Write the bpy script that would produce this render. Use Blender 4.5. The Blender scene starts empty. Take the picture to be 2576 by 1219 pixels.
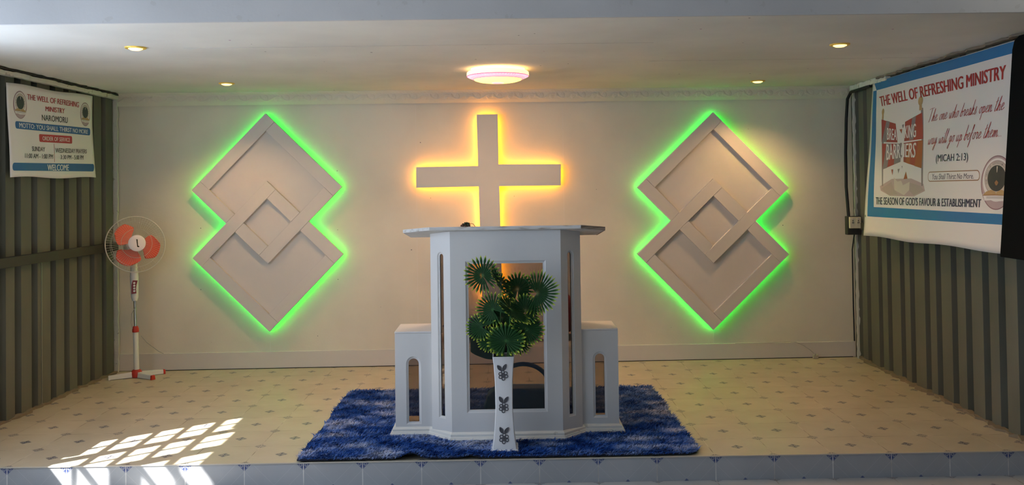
import bpy, bmesh, math, random
import numpy as np
from mathutils import Vector, Matrix
random.seed(7); RNG = np.random.RandomState(7)
SC = bpy.context.scene; COL = SC.collection
pi = math.pi

# ------------------------------------------------------------------ camera
W_, H_ = 2576, 1219
F_PX, PITCH, YAW, ROLL, CY, ZC = 2215.47, 0.0191, 0.00835, -0.0138, 428.35, 1.53621
fw = Vector((math.sin(YAW)*math.cos(PITCH), math.cos(YAW)*math.cos(PITCH), math.sin(PITCH)))
rt = Vector((math.cos(YAW), -math.sin(YAW), 0)); up = rt.cross(fw)
r2 = rt*math.cos(ROLL) + up*math.sin(ROLL); u2 = up*math.cos(ROLL) - rt*math.sin(ROLL)
cd = bpy.data.cameras.new('camera'); cam = bpy.data.objects.new('camera', cd); COL.objects.link(cam)
cd.sensor_fit = 'HORIZONTAL'; cd.sensor_width = 36; cd.lens = F_PX/W_*36
cd.shift_y = -(H_/2 - CY)/W_; cd.clip_start = .05
cam.matrix_world = Matrix(((r2.x, u2.x, -fw.x, 0), (r2.y, u2.y, -fw.y, 0), (r2.z, u2.z, -fw.z, ZC), (0, 0, 0, 1)))
SC.camera = cam

# ------------------------------------------------------------------ view, world, sun, daylight
vs = SC.view_settings; vs.view_transform = 'Standard'; vs.look = 'None'; vs.gamma = 1; vs.exposure = 0.12
vs.use_curve_mapping = False
world = bpy.data.worlds.new('world'); SC.world = world; world.use_nodes = True
world.node_tree.nodes['Background'].inputs[0].default_value = (.55, .72, 1, 1)
world.node_tree.nodes['Background'].inputs[1].default_value = 1.2
SUN_DIR = Vector((1, .74, -1.33)).normalized()
sl = bpy.data.lights.new('sun', 'SUN'); sl.energy = 24; sl.angle = math.radians(.5); sl.color = (1, .975, .93)
so = bpy.data.objects.new('sun', sl); COL.objects.link(so); so.location = (-8, -3, 8)
so.rotation_euler = (-SUN_DIR).to_track_quat('Z', 'Y').to_euler()

def area(name, loc, direction, sx, sy, energy, color):
    l = bpy.data.lights.new(name, 'AREA'); l.shape = 'RECTANGLE'; l.size = sx; l.size_y = sy; l.energy = energy; l.color = color
    o = bpy.data.objects.new(name, l); COL.objects.link(o); o.location = loc
    o.rotation_euler = (-Vector(direction)).to_track_quat('Z', 'Y').to_euler(); return o
# daylight coming in through the openings of the hall behind the camera
area('daylight_left_near', (-3.36, 4.0, 1.66), (1, 0, -.05), 1.6, 1.15, 48, (.66, .80, 1))
area('daylight_left_far', (-3.36, 1.2, 1.66), (1, 0, -.05), 2.9, 1.15, 21, (.62, .78, 1))
area('daylight_entrance', (0.3, -4.8, 1.5), (0, 1, 0), 3.4, 2.6, 14, (.50, .70, 1))

area('fascia_fill_right', (2.9, 3.75, 2.78), (-.35, 1, -.25), .7, .3, 2.2, (1, .93, .78))  # added warm fill to brighten the fascia's right end; no opening there

# ------------------------------------------------------------------ room geometry numbers (metres)
T = .333; X0 = -.159; YS = 5.01; RH = .136          # tile size, tile joint origin, stage front, step height
ZC_ = 2.389                                         # stage ceiling
YF = 4.443                                          # fascia
def XL(y): return -3.398 + (y-4.443)/(7.6417-4.443)*(-3.3575+3.398)
def XR(y): return 3.029 + (y-4.443)/(7.7883-4.443)*(3.0852-3.029)
def YB(x): return 7.6417 + (x+3.3575)/(3.0852+3.3575)*(7.7883-7.6417)
def BW(s, z, off=0): return Vector((s, YB(s)-off, z))

# ------------------------------------------------------------------ materials
def mat(name, color, rough=.6, metal=0, spec=.5, emit=None, estr=0):
    m = bpy.data.materials.new(name); m.use_nodes = True
    b = m.node_tree.nodes['Principled BSDF']
    b.inputs['Base Color'].default_value = (*color, 1); b.inputs['Roughness'].default_value = rough
    b.inputs['Metallic'].default_value = metal; b.inputs['Specular IOR Level'].default_value = spec
    if emit: b.inputs['Emission Color'].default_value = (*emit, 1); b.inputs['Emission Strength'].default_value = estr
    return m
class NT:
    def __init__(s, m): s.t = m.node_tree; s.b = s.t.nodes['Principled BSDF']
    def n(s, typ, **kw):
        x = s.t.nodes.new(typ)
        for k, v in kw.items(): setattr(x, k, v)
        return x
    def link(s, a, b): s.t.links.new(a, b)
    def put(s, sock, v):
        if isinstance(v, (int, float)): sock.default_value = v
        elif isinstance(v, tuple): sock.default_value = (*v, 1) if len(v) == 3 and sock.type == 'RGBA' else v
        else: s.link(v, sock)
    def math(s, op, a, b=0, c=0):
        x = s.n('ShaderNodeMath', operation=op)
        s.put(x.inputs[0], a); s.put(x.inputs[1], b); s.put(x.inputs[2], c); return x.outputs[0]
    def mix(s, f, a, b):
        x = s.n('ShaderNodeMix', data_type='RGBA'); s.put(x.inputs['Factor'], f); s.put(x.inputs[6], a); s.put(x.inputs[7], b); return x.outputs[2]
    def coord(s): return s.n('ShaderNodeTexCoord').outputs['Object']
    def noise(s, scale, detail=2, vec=None, stretch=None):
        x = s.n('ShaderNodeTexNoise'); x.inputs['Scale'].default_value = scale; x.inputs['Detail'].default_value = detail
        v = vec or s.coord()
        if stretch:
            mp = s.n('ShaderNodeMapping'); mp.inputs['Scale'].default_value = stretch; s.link(v, mp.inputs[0]); v = mp.outputs[0]
        s.link(v, x.inputs['Vector']); return x.outputs['Fac']
    def ramp(s, f, stops):
        x = s.n('ShaderNodeValToRGB'); r = x.color_ramp
        while len(r.elements) < len(stops): r.elements.new(.5)
        for e, (p, c) in zip(r.elements, stops): e.position = p; e.color = (*c, 1)
        s.link(f, x.inputs[0]); return x.outputs[0]
    def bump(s, h, strength=.2, dist=.01):
        x = s.n('ShaderNodeBump'); x.inputs['Strength'].default_value = strength; x.inputs['Distance'].default_value = dist
        s.link(h, x.inputs['Height']); s.link(x.outputs[0], s.b.inputs['Normal'])
def spotted(name, color, rough=.75, spots=True, bump=.15, mottle=.06, wear=0, flat=(1, 1, 0)):
    m = mat(name, color, rough); n = NT(m)
    c2 = tuple(c*(1-mottle*2) for c in color)
    col = n.mix(n.ramp(n.noise(1.6, 4), [(.35, (0, 0, 0)), (.65, (1, 1, 1))]), color, c2)
    if spots:
        v = n.n('ShaderNodeTexVoronoi'); v.inputs['Scale'].default_value = 11
        mp = n.n('ShaderNodeMapping'); mp.inputs['Scale'].default_value = flat; n.link(n.coord(), mp.inputs[0]); n.link(mp.outputs[0], v.inputs['Vector'])
        sep = n.n('ShaderNodeSeparateColor'); n.link(v.outputs['Color'], sep.inputs[0])
        thr = n.math('MULTIPLY', n.math('MAXIMUM', n.math('SUBTRACT', n.math('ADD', sep.outputs[0], n.math('MULTIPLY', n.noise(1.1, 2), .5)), .93), 0), .26 if flat[2] == 0 else .15)
        f = n.math('LESS_THAN', v.outputs['Distance'], thr)
        f2 = n.math('GREATER_THAN', sep.outputs[1], .75)
        col = n.mix(f, col, n.mix(f2, (.06, .05, .07), (.28, .05, .2)))
    if wear:
        f = n.math('MULTIPLY', n.math('GREATER_THAN', n.noise(14, 6), .66), wear)
        col = n.mix(f, col, (.30, .27, .22))
    n.link(col, n.b.inputs['Base Color'])
    n.bump(n.noise(60, 4), bump, .004)
    return m
M = {}
M['wall'] = spotted('wall_paint', (.79, .735, .61), spots=True, flat=(1, 0, 1))
M['ceil'] = spotted('ceiling_paint', (.74, .715, .665), spots=True)
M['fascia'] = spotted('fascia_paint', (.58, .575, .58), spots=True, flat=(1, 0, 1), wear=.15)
M['white'] = spotted('white_board_paint', (.70, .66, .60), spots=False, bump=.05, rough=.55, mottle=.03)
M['podium'] = spotted('podium_gloss_paint', (.68, .675, .67), spots=False, bump=.06, rough=.35, mottle=.03)
M['plinth'] = spotted('plinth_chipped_paint', (.80, .78, .73), spots=False, bump=.1, rough=.4, wear=.35)
M['plaster'] = spotted('rough_plaster', (.70, .70, .62), spots=False, bump=.8, wear=.6)
M['mould'] = spotted('cornice_plaster', (.74, .68, .56), spots=False, bump=.05)
M['steel'] = mat('green_grey_sheet', (.10, .102, .083), .5, 0, .25)
n = NT(M['steel'])
n.link(n.ramp(n.noise(2.5, 5, stretch=(1, 1, .35)), [(.3, (.10, .102, .08)), (.75, (.155, .158, .128))]), n.b.inputs['Base Color'])
M['purlin'] = mat('dark_steel_bar', (.045, .045, .038), .6, .3)
M['dirt'] = mat('mortar_dirt', (.22, .18, .12), .95)
M['shade_mark'] = mat('dark_shade_and_mark', (.03, .028, .022), .9)  # near-black colour for painted gap shade and for the fan's badge mark
M['black'] = mat('black_plastic', (.004, .005, .006), .8, spec=.08)
M['blackcable'] = mat('black_cable', (.008, .008, .009), .5)
M['greycable'] = mat('grey_cable', (.38, .37, .34), .6)
M['gold'] = mat('gold_ring', (.95, .66, .14), .4, .35)
M['red'] = mat('red_plastic', (.50, .035, .02), .4)
M['blade'] = mat('orange_red_blade', (.78, .10, .045), .35)
M['fanwhite'] = mat('fan_white_plastic', (.74, .74, .70), .4)
M['wire'] = mat('guard_wire', (.62, .60, .52), .4)
M['chrome'] = mat('chrome', (.6, .6, .6), .2, 1)
M['vase'] = mat('vase_ceramic', (.80, .80, .82), .25)
M['vasein'] = mat('vase_inside', (.12, .10, .08), .7)
M['pewter'] = mat('pewter_motif', (.11, .11, .125), .45, .4)
M['green_led'] = mat('green_led', (.1, .1, .1), emit=(.003, 1, .05), estr=13)
M['amber_led'] = mat('amber_led', (.1, .1, .1), emit=(1, .34, .002), estr=26)
M['bulb'] = mat('warm_bulb', (.9, .8, .6), emit=(3, 1.9, .42), estr=1.3)
M['diffuser'] = mat('lamp_diffuser', (.9, .85, .6), .4, emit=(2.6, 1.75, .33), estr=1.0)
M['pinkrim'] = mat('pink_rim', (.9, .6, .65), .3, emit=(1.35, .52, .66), estr=.8)
M['magenta'] = mat('magenta_line', (.8, .1, .3), .3, emit=(1, .12, .32), estr=.75)
M['paleglow'] = mat('pale_glass_rim', (.9, .85, .7), .3, emit=(2.6, 1.5, .50), estr=1.0)
M['navycloth'] = mat('navy_cloth', (.09, .12, .34), .9)
M['redcloth'] = mat('red_cloth', (.5, .02, .03), .9)
M['tealcloth'] = mat('teal_cloth', (.07, .26, .24), .9)
M['bag'] = mat('dark_blue_bag', (.05, .22, .50), .6)
M['rawwood'] = mat('worn_board', (.45, .41, .36), .8)
n = NT(M['rawwood'])
n.link(n.ramp(n.noise(5, 6, stretch=(2, 14, 14)), [(.40, (.68, .68, .68)), (.58, (.60, .59, .57)), (.68, (.36, .31, .26))]), n.b.inputs['Base Color'])
def glassmat(name, tint, refl):
    m = bpy.data.materials.new(name); m.use_nodes = True; t = m.node_tree; t.nodes.clear()
    o = t.nodes.new('ShaderNodeOutputMaterial'); mx = t.nodes.new('ShaderNodeMixShader')
    tr = t.nodes.new('ShaderNodeBsdfTransparent'); tr.inputs[0].default_value = (*tint, 1)
    gl = t.nodes.new('ShaderNodeBsdfGlossy'); gl.inputs['Roughness'].default_value = .03; gl.inputs[0].default_value = (.9, .9, .9, 1)
    fr = t.nodes.new('ShaderNodeFresnel'); fr.inputs[0].default_value = refl
    t.links.new(fr.outputs[0], mx.inputs[0]); t.links.new(tr.outputs[0], mx.inputs[1]); t.links.new(gl.outputs[0], mx.inputs[2])
    t.links.new(mx.outputs[0], o.inputs[0]); return m
woodm = mat('bare_wood', (.33, .27, .21), .85); n = NT(woodm)
n.link(n.ramp(n.noise(9, 5, stretch=(1, 1, 12)), [(.35, (.46, .40, .34)), (.65, (.20, .15, .11))]), n.b.inputs['Base Color'])
M['glass'] = glassmat('tinted_glass', (.56, .53, .52), 1.35)

def tile_mat(name, vaxis, vorig, base, dia, s, line):
    m = mat(name, base, .28); n = NT(m); co = n.coord()
    sp = n.n('ShaderNodeSeparateXYZ'); n.link(co, sp.inputs[0])
    def cell(sock, orig):
        u = n.math('DIVIDE', n.math('SUBTRACT', sock, orig), T)
        fr = n.math('SUBTRACT', u, n.math('ROUND', u))
        return n.math('MULTIPLY', n.math('ABSOLUTE', fr), T), n.math('FLOOR', u)
    a, ia = cell(sp.outputs[0], X0); b, ib = cell(sp.outputs[vaxis], vorig)
    h = T/2
    sumab = n.math('ADD', a, b)
    d = n.math('MINIMUM', sumab, n.math('SUBTRACT', 2*h, sumab))          # L1 distance to corner or centre
    inside = n.math('LESS_THAN', d, s)
    rim = n.math('MULTIPLY', n.math('GREATER_THAN', d, s-.0055), n.math('LESS_THAN', d, s-.0035))
    am = n.math('MINIMUM', a, n.math('SUBTRACT', h, a)); bm = n.math('MINIMUM', b, n.math('SUBTRACT', h, b))
    dx = n.math('SUBTRACT', am, s*.36); dy = n.math('SUBTRACT', bm, s*.30)
    dd = n.math('SQRT', n.math('ADD', n.math('MULTIPLY', dx, dx), n.math('MULTIPLY', dy, dy)))
    loop = n.math('LESS_THAN', n.math('ABSOLUTE', n.math('SUBTRACT', dd, s*.17)), s*.055)
    spoke = n.math('LESS_THAN', n.math('ABSOLUTE', n.math('SUBTRACT', am, bm)), s*.03)
    pale = n.math('MAXIMUM', n.math('MAXIMUM', loop, rim), spoke)
    cob = n.math('MULTIPLY', inside, n.math('SUBTRACT', 1, n.math('MULTIPLY', pale, .75)))
    joint = n.math('LESS_THAN', n.math('MINIMUM', a, b), .0026)
    diag = n.math('LESS_THAN', n.math('ABSOLUTE', n.math('SUBTRACT', n.math('ABSOLUTE', n.math('SUBTRACT', a, b)), s)), .0009)
    wn = n.n('ShaderNodeTexWhiteNoise', noise_dimensions='2D'); cb = n.n('ShaderNodeCombineXYZ'); n.link(ia, cb.inputs[0]); n.link(ib, cb.inputs[1]); n.link(cb.outputs[0], wn.inputs['Vector'])
    mott = n.ramp(n.noise(3.5, 5), [(.3, tuple(c*.86 for c in base)), (.7, base)])
    var = n.math('ADD', .92, n.math('MULTIPLY', wn.outputs['Value'], .08))
    mul = n.n('ShaderNodeVectorMath', operation='SCALE'); n.link(mott, mul.inputs[0]); n.link(var, mul.inputs['Scale'])
    c = n.mix(n.math('MULTIPLY', diag, .35), mul.outputs[0], line[1])
    c = n.mix(cob, c, dia)
    dirty = n.ramp(n.noise(6, 3), [(.4, line[0]), (.6, line[1])])
    c = n.mix(joint, c, dirty)
    n.link(c, n.b.inputs['Base Color']); n.link(n.math('ADD', .25, n.math('MULTIPLY', n.noise(9, 3), .2)), n.b.inputs['Roughness'])
    n.bump(n.math('SUBTRACT', 1, joint), .4, .002)
    return m
M['tile'] = tile_mat('floor_tile', 1, YS, (.56, .492, .365), (.085, .088, .115), .037, ((.22, .16, .10), (.60, .53, .42)))
M['tile_riser'] = tile_mat('riser_tile', 2, 0, (.44, .45, .47), (.035, .06, .20), .043, ((.45, .43, .40), (.75, .73, .70)))  # same tile as the floor; cooler, dimmer light is put into its base colour
M['tile_hall'] = tile_mat('hall_floor_tile', 1, YS, (.54, .54, .53), (.15, .155, .19), .037, ((.25, .2, .15), (.60, .55, .48)))

# ------------------------------------------------------------------ mesh helpers
class MB:
    def __init__(s): s.v = []; s.f = []; s.m = []; s.mi = 0
    def add(s, vs_, fs):
        o = len(s.v); s.v += [tuple(v) for v in vs_]; s.f += [tuple(i+o for i in f) for f in fs]; s.m += [s.mi]*len(fs); return s
    def box(s, x0, x1, y0, y1, z0, z1):
        x0, x1 = sorted((x0, x1)); y0, y1 = sorted((y0, y1)); z0, z1 = sorted((z0, z1))
        return s.add([(x0, y0, z0), (x1, y0, z0), (x1, y1, z0), (x0, y1, z0), (x0, y0, z1), (x1, y0, z1), (x1, y1, z1), (x0, y1, z1)],
                     [(0, 3, 2, 1), (4, 5, 6, 7), (0, 1, 5, 4), (1, 2, 6, 5), (2, 3, 7, 6), (3, 0, 4, 7)])
    def prism(s, poly, fa, fb):
        """poly 2D list; fa, fb map a 2D point to the near and far 3D face"""
        k = len(poly); A = [fa(*p) for p in poly]; B = [fb(*p) for p in poly]
        return s.add(A+B, [tuple(range(k)), tuple(range(2*k-1, k-1, -1))] + [(i, i+k, (i+1) % k+k, (i+1) % k) for i in range(k)])
    def tube(s, pts, r, n=8, caps=True):
        pts = [Vector(p) for p in pts]; rs = r if isinstance(r, (list, tuple)) else [r]*len(pts); rings = []
        ref = None
        for i, p in enumerate(pts):
            d = (pts[min(i+1, len(pts)-1)]-pts[max(i-1, 0)]).normalized()
            if ref is None: ref = Vector((0, 0, 1)) if abs(d.z) < .9 else Vector((1, 0, 0))
            a = (ref - d*ref.dot(d)).normalized(); b = d.cross(a); ref = a
            rings += [p + (a*math.cos(2*pi*k/n)+b*math.sin(2*pi*k/n))*rs[i] for k in range(n)]
        fs = [(i*n+k, i*n+(k+1) % n, (i+1)*n+(k+1) % n, (i+1)*n+k) for i in range(len(pts)-1) for k in range(n)]
        if caps: fs += [tuple(range(n))[::-1], tuple((len(pts)-1)*n+k for k in range(n))]
        return s.add(rings, fs)
    def lathe(s, prof, n=48, M4=None):
        M4 = M4 or Matrix.Identity(4); vs_ = []; fs = []
        for r, z in prof: vs_ += [M4 @ Vector((r*math.cos(2*pi*k/n), r*math.sin(2*pi*k/n), z)) for k in range(n)]
        for i in range(len(prof)-1):
            fs += [(i*n+k, i*n+(k+1) % n, (i+1)*n+(k+1) % n, (i+1)*n+k) for k in range(n)]
        fs += [tuple(range(n))[::-1], tuple((len(prof)-1)*n+k for k in range(n))]
        return s.add(vs_, fs)
    def grid(s, f, nu, nv):
        vs_ = [f(i/nu, j/nv) for j in range(nv+1) for i in range(nu+1)]
        return s.add(vs_, [(j*(nu+1)+i, j*(nu+1)+i+1, (j+1)*(nu+1)+i+1, (j+1)*(nu+1)+i) for j in range(nv) for i in range(nu)])
    def build(s, name, mats, parent=None, smooth=False, bevel=0, seg=2, recalc=True, solid=0, loc=None):
        me = bpy.data.meshes.new(name); me.from_pydata(s.v, [], s.f); me.update()
        if not isinstance(mats, (list, tuple)): mats = [mats]
        for m_ in mats: me.materials.append(M[m_] if isinstance(m_, str) else m_)
        if len(mats) > 1: me.polygons.foreach_set('material_index', s.m)
        if recalc:
            bm = bmesh.new(); bm.from_mesh(me); bmesh.ops.recalc_face_normals(bm, faces=bm.faces); bm.to_mesh(me); bm.free()
        if smooth:
            me.polygons.foreach_set('use_smooth', [True]*len(me.polygons))
            if smooth != 'all': me.set_sharp_from_angle(angle=math.radians(40))
        o = bpy.data.objects.new(name, me); COL.objects.link(o)
        if parent: o.parent = parent; o.matrix_parent_inverse = Matrix.Translation(-parent.location) if parent.type == 'EMPTY' else Matrix.Identity(4)
        if solid: md = o.modifiers.new('solid', 'SOLIDIFY'); md.thickness = solid
        if bevel: md = o.modifiers.new('bevel', 'BEVEL'); md.width = bevel; md.segments = seg; md.limit_method = 'ANGLE'; md.angle_limit = math.radians(40)
        return o
def tag(o, label, cat, group=None, kind=None):
    o['label'] = label; o['category'] = cat
    if group: o['group'] = group
    if kind: o['kind'] = kind
    return o
def thing(name, loc, label, cat, group=None):
    o = bpy.data.objects.new(name, None); COL.objects.link(o); o.location = loc; o.empty_display_size = .1
    return tag(o, label, cat, group)
def struct(o, label, cat='structure'): return tag(o, label, cat, kind='structure')
def plabel(o, s): o['label'] = s; return o

# ------------------------------------------------------------------ room shell
def corrugated(name, xf, side, groove, rects, depth=.044, fl=.056, sl_=.012):
    """sheet wall along Y; grooves recess away from the room (side: -1 left wall, +1 right wall)"""
    mb = MB()
    for (y0, y1, z0, z1) in rects:
        ys = [(y0, 0)]
        for g in groove:
            for dy, dd in ((-fl/2-sl_, 0), (-fl/2, 1), (fl/2, 1), (fl/2+sl_, 0)):
                if y0 < g+dy < y1: ys.append((g+dy, dd))
        last = ys[-1][1]; ys.append((y1, last)); ys[0] = (y0, ys[1][1] if len(ys) > 2 and ys[1][1] == ys[0][1] else 0)
        vs_ = [(xf(y)+side*depth*d_, y, z) for y, d_ in ys for z in (z0, z1)]
        mb.add(vs_, [(2*i, 2*i+1, 2*i+3, 2*i+2) for i in range(len(ys)-1)])
    return mb.build(name, 'steel', recalc=False)
gl = [7.61, 7.406, 7.199, 6.991, 6.794, 6.597, 6.343, 6.132, 5.948]
while gl[-1] > -4.8: gl.append(gl[-1]-.205)
gl = gl[::-1]
gr = [7.66, 7.475, 7.231, 7.052, 6.811, 6.641, 6.396, 6.222, 5.997, 5.808, 5.588, 5.403, 5.194]
k = 0
while gr[-1] > -4.8: gr.append(gr[-1]-(.185 if k % 2 else .225)); k += 1
gr = gr[::-1]
WY0, WY1, WZ0, WZ1 = 3.1, 4.842, 1.06, 2.27
V0, V1, VZ0, VZ1 = -.6, 2.75, .75, 2.7
struct(corrugated('wall_left', XL, -1, gl, [(-5, V0, -RH, 3.1), (V0, V1, -RH, VZ0), (V0, V1, VZ1, 3.1), (V1, WY0, -RH, 3.1), (WY0, WY1, -RH, WZ0), (WY0, 3.905, WZ1, 3.1), (3.905, 3.927, WZ1, 2.91), (3.905, 3.927, 2.98, 3.1), (3.927, WY1, WZ1, 3.1), (WY1, 7.70, -RH, 3.1)]),
       'dark green-grey corrugated sheet wall on the left', 'wall')
struct(corrugated('wall_right', XR, 1, gr, [(-5, 7.85, -RH, 3.1)]), 'dark green-grey corrugated sheet wall on the right', 'wall')
mb = MB(); mb.prism([(-3.6, -.2), (3.3, -.2), (3.3, 2.6), (-3.6, 2.6)], lambda s, z: BW(s, z), lambda s, z: BW(s, z, -.1))
struct(mb.build('wall_back', 'wall'), 'cream painted back wall of the stage', 'wall')
mb = MB(); mb.box(-3.6, 3.3, -5.1, -5, -RH, 3.1); struct(mb.build('wall_front', 'wall'), 'wall of the hall behind the camera', 'wall')
# stage platform with tiled top and tiled riser
mb = MB(); mb.mi = 0
mb.add([(-3.6, YS, 0), (3.3, YS, 0), (3.3, 7.9, 0), (-3.6, 7.9, 0)], [(0, 1, 2, 3)])
mb.mi = 1; mb.add([(-3.6, YS, -RH), (3.3, YS, -RH), (3.3, YS, 0), (-3.6, YS, 0)], [(0, 1, 2, 3)])
mb.mi = 0; mb.add([(-3.6, YS, -RH), (-3.6, 7.9, -RH), (3.3, 7.9, -RH), (3.3, YS, -RH)], [(0, 1, 2, 3)])
struct(mb.build('floor', ['tile', 'tile_riser'], recalc=False), 'raised stage floor of cream tiles with small grey diamonds and a tiled step', 'floor')
mb = MB(); mb.box(-3.6, 3.3, -5.1, YS, -RH-.05, -RH)
struct(mb.build('floor', 'tile_hall'), 'lower hall floor of cream tiles in front of the stage step', 'floor')
mb = MB()
mb.add([(-3.6, YS-.004, -.004), (3.3, YS-.004, -.004), (3.3, YS-.004, .0015), (-3.6, YS-.004, .0015), (-3.6, YS+.003, .0015), (3.3, YS+.003, .0015)], [(0, 1, 2, 3), (3, 2, 5, 4)])
struct(mb.build('trim_1', mat('nosing_grout', (.55, .50, .42), .8)), 'thin cream grout line along the front edge of the stage', 'trim')
# ceilings, fascia
mb = MB(); mb.box(-3.6, 3.3, YF, 7.95, ZC_, ZC_+.03); struct(mb.build('ceiling', 'ceil'), 'white fly-specked ceiling above the stage', 'ceiling')
mb = MB(); mb.box(-3.6, 3.3, YF-.02, YF-.0005, ZC_-.002, 3.1); struct(mb.build('trim_2', 'fascia'), 'blue-grey looking white fascia board above the stage opening', 'fascia')
mb = MB(); mb.box(-3.456, 3.3, -5.1, YF-.02, 3.1, 3.14); struct(mb.build('ceiling', 'ceil'), 'ceiling of the hall in front of the stage', 'ceiling')
mb = MB(); mb.box(-3.6, 3.3, YF, 7.95, 3.1, 3.14); struct(mb.build('ceiling', 'ceil'), 'roof void cover over the stage', 'ceiling')
# board joints in the ceiling, thin dark filled lines
mb = MB()
mb.box(-1.9, .9, 5.24, 5.243, ZC_-.0012, ZC_+.001); mb.box(1.0, 3.0, 6.02, 6.0225, ZC_-.0012, ZC_+.001)
struct(mb.build('trim_3', mat('joint_filler', (.5, .47, .43), .9)), 'thin board joints in the stage ceiling', 'trim')
# seams on the back wall
mb = MB()
for s, z0, z1 in ((-.772, .15, 2.27), (.516, .15, 2.27), (-2.092, 2.2, 2.27), (-2.05, .14, .33), (1.82, .14, .28)):
    mb.prism([(s-.0012, z0), (s+.0012, z0), (s+.0012, z1), (s-.0012, z1)], lambda a, b: BW(a, b, .0012), lambda a, b: BW(a, b, -.002))
struct(mb.build('trim_4', mat('seam_filler', (.78, .74, .68), .9)), 'thin upright board seams in the back wall', 'trim')
# baseboard
for k, (a, b) in enumerate((((-3.345), 3.075),)):
    mb = MB(); mb.prism([(a, .004), (b, .004), (b, .137), (a, .148)], lambda s, z: BW(s, z, .014), lambda s, z: BW(s, z, -.01))
    struct(mb.build('baseboard_back', 'white', bevel=.002), 'white painted baseboard along the back wall', 'baseboard')
mb = MB(); mb.prism([(-3.2, 0), (3.05, 0), (3.05, .0055), (-3.2, .0055)], lambda s, z: BW(s, z, .017), lambda s, z: BW(s, z, .006))
struct(mb.build('trim_5', 'shade_mark'), 'dark strip painted as the shaded gap under the back baseboard', 'trim')  # solid strip, its dark colour stands in for the shade of the gap

# cornice with scrolls
def cornice():
    per = .184; curve = []
    for i in range(60):                                             # long S stem
        t = i/59; curve.append((t*per, .5+.30*math.sin(2*pi*(t-.08))*(1-.25*t)))
    for cx, cy_, r0, sg, ph in ((.30*per, .46, .30, 1, 0), (.80*per, .56, .30, -1, pi), (.52*per, .62, .20, 1, 1.5)):
        for i in range(40):
            t = i/39; a = ph+sg*t*3.6*pi; r = r0*(1-t)
            curve.append((cx+r*.055*math.cos(a)*1.1, cy_+r*math.sin(a)))
    cu = np.array(curve); nS, nT = 1400, 22
    s0, s1 = -3.35, 3.08
    pr = [(.060, 1.0), (.060, .955), (.050, .93), (.048, .87), (.040, .84), (.037, .78), (.034, .5), (.024, .22), (.018, .17), (.018, .11), (.010, .07), (.010, 0)]
    ts = np.linspace(0, 1, nT); po = np.interp(1-ts, [1-p[1] for p in pr], [p[0] for p in pr])
    S = np.linspace(s0, s1, nS); ph = (S % per)
    TT, PP = np.meshgrid(ts, ph, indexing='ij')
    d = np.full(TT.shape, 9.)
    for dx in (-per, 0, per):
        for cx, cy_ in cu: d = np.minimum(d, np.hypot((PP-cx-dx)/.105, (TT-(.17+cy_*.62))))
    rel = np.exp(-(d/.035)**2)*.0065*((TT > .2) & (TT < .8))
    rope = .0022*np.sin(S[None, :]*2*pi/.03+TT*40)*((TT > .80) & (TT < .9))
    vs_ = []
    for j in range(nT):
        z = 2.277+ts[j]*(ZC_-2.277)
        for i in range(nS):
            P = BW(S[i], z, po[j]+rel[j, i]+rope[j, i]); vs_.append(P)
    mb = MB(); mb.add(vs_, [(j*nS+i, j*nS+i+1, (j+1)*nS+i+1, (j+1)*nS+i) for j in range(nT-1) for i in range(nS-1)])
    struct(mb.build('trim_6', 'mould', smooth='all', recalc=False), 'plaster cornice with scroll relief along the top of the back wall', 'cornice')
cornice()

# ragged plaster strips and bars
def ragged(name, path, w, th, matn, label, cat='trim', amp=.3, kind=True):
    """path: list of points; a flattened bar with an uneven outline. w: vector of the width, th: vector of the thickness"""
    mb = MB(); w = Vector(w); th = Vector(th); n_ = 60; vs_ = []
    A, B = Vector(path[0]), Vector(path[1])
    for i in range(n_+1):
        p = A.lerp(B, i/n_); j1 = 1+random.uniform(-amp, amp); j2 = random.uniform(-amp, amp)*.5; j3 = 1+random.uniform(-amp, amp)
        vs_ += [p+w*j2, p+w*j1, p+w*j1+th*j3, p+w*j2+th*j3]
    fs = [(4*i+k, 4*i+(k+1) % 4, 4*i+4+(k+1) % 4, 4*i+4+k) for i in range(n_) for k in range(4)]+[(0, 1, 2, 3), (4*n_+3, 4*n_+2, 4*n_+1, 4*n_)]
    mb.add(vs_, fs); return struct(mb.build(name, matn), label, cat)
ragged('trim_7', [(XL(4.6), 4.6, 2.338), (XL(7.6), 7.6, 2.338)], (0, 0, .030), (.045, 0, 0), 'plaster', 'rough white plaster ledge along the top of the left wall', amp=.12)
ragged('trim_8', [(XL(4.6), 4.6, 2.372), (XL(7.6), 7.6, 2.372)], (0, 0, .012), (.05, 0, 0), 'shade_mark', 'dark ragged bar painted as the shaded gap above the plaster ledge on the left', amp=.25)  # solid bar; the gap's shade is put into its colour
ragged('trim_9', [(XL(7.6)-.01, 7.62, 0), (XL(7.6)-.01, 7.62, 2.35)], (.038, 0, 0), (0, -.02, 0), 'plaster', 'rough plaster strip up the left corner', amp=.12)
ragged('trim_10', [(XR(7.7)+.012, 7.72, 0), (XR(7.7)+.012, 7.72, 2.34)], (-.028, 0, 0), (0, -.02, 0), 'plaster', 'rough plaster strip up the right corner', amp=.12)
ragged('trim_11', [(XR(6.95), 6.95, 2.345), (XR(7.72), 7.72, 2.345)], (0, 0, .042), (-.035, 0, 0), 'plaster', 'rough plaster piece above the right corner', amp=.15)
ragged('trim_12', [(XR(4.5), 4.5, 2.374), (XR(7.1), 7.1, 2.374)], (0, 0, .014), (-.05, 0, 0), mat('brown_filler', (.20, .17, .13), .95), 'dirty filler along the top of the right wall', amp=.45)
ragged('trim_13', [(XL(4.6)-.02, 4.6, 0), (XL(7.6)-.02, 7.6, 0)], (0, 0, .016), (.04, 0, 0), 'dirt', 'line of mortar along the foot of the left wall', amp=.5)
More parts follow.
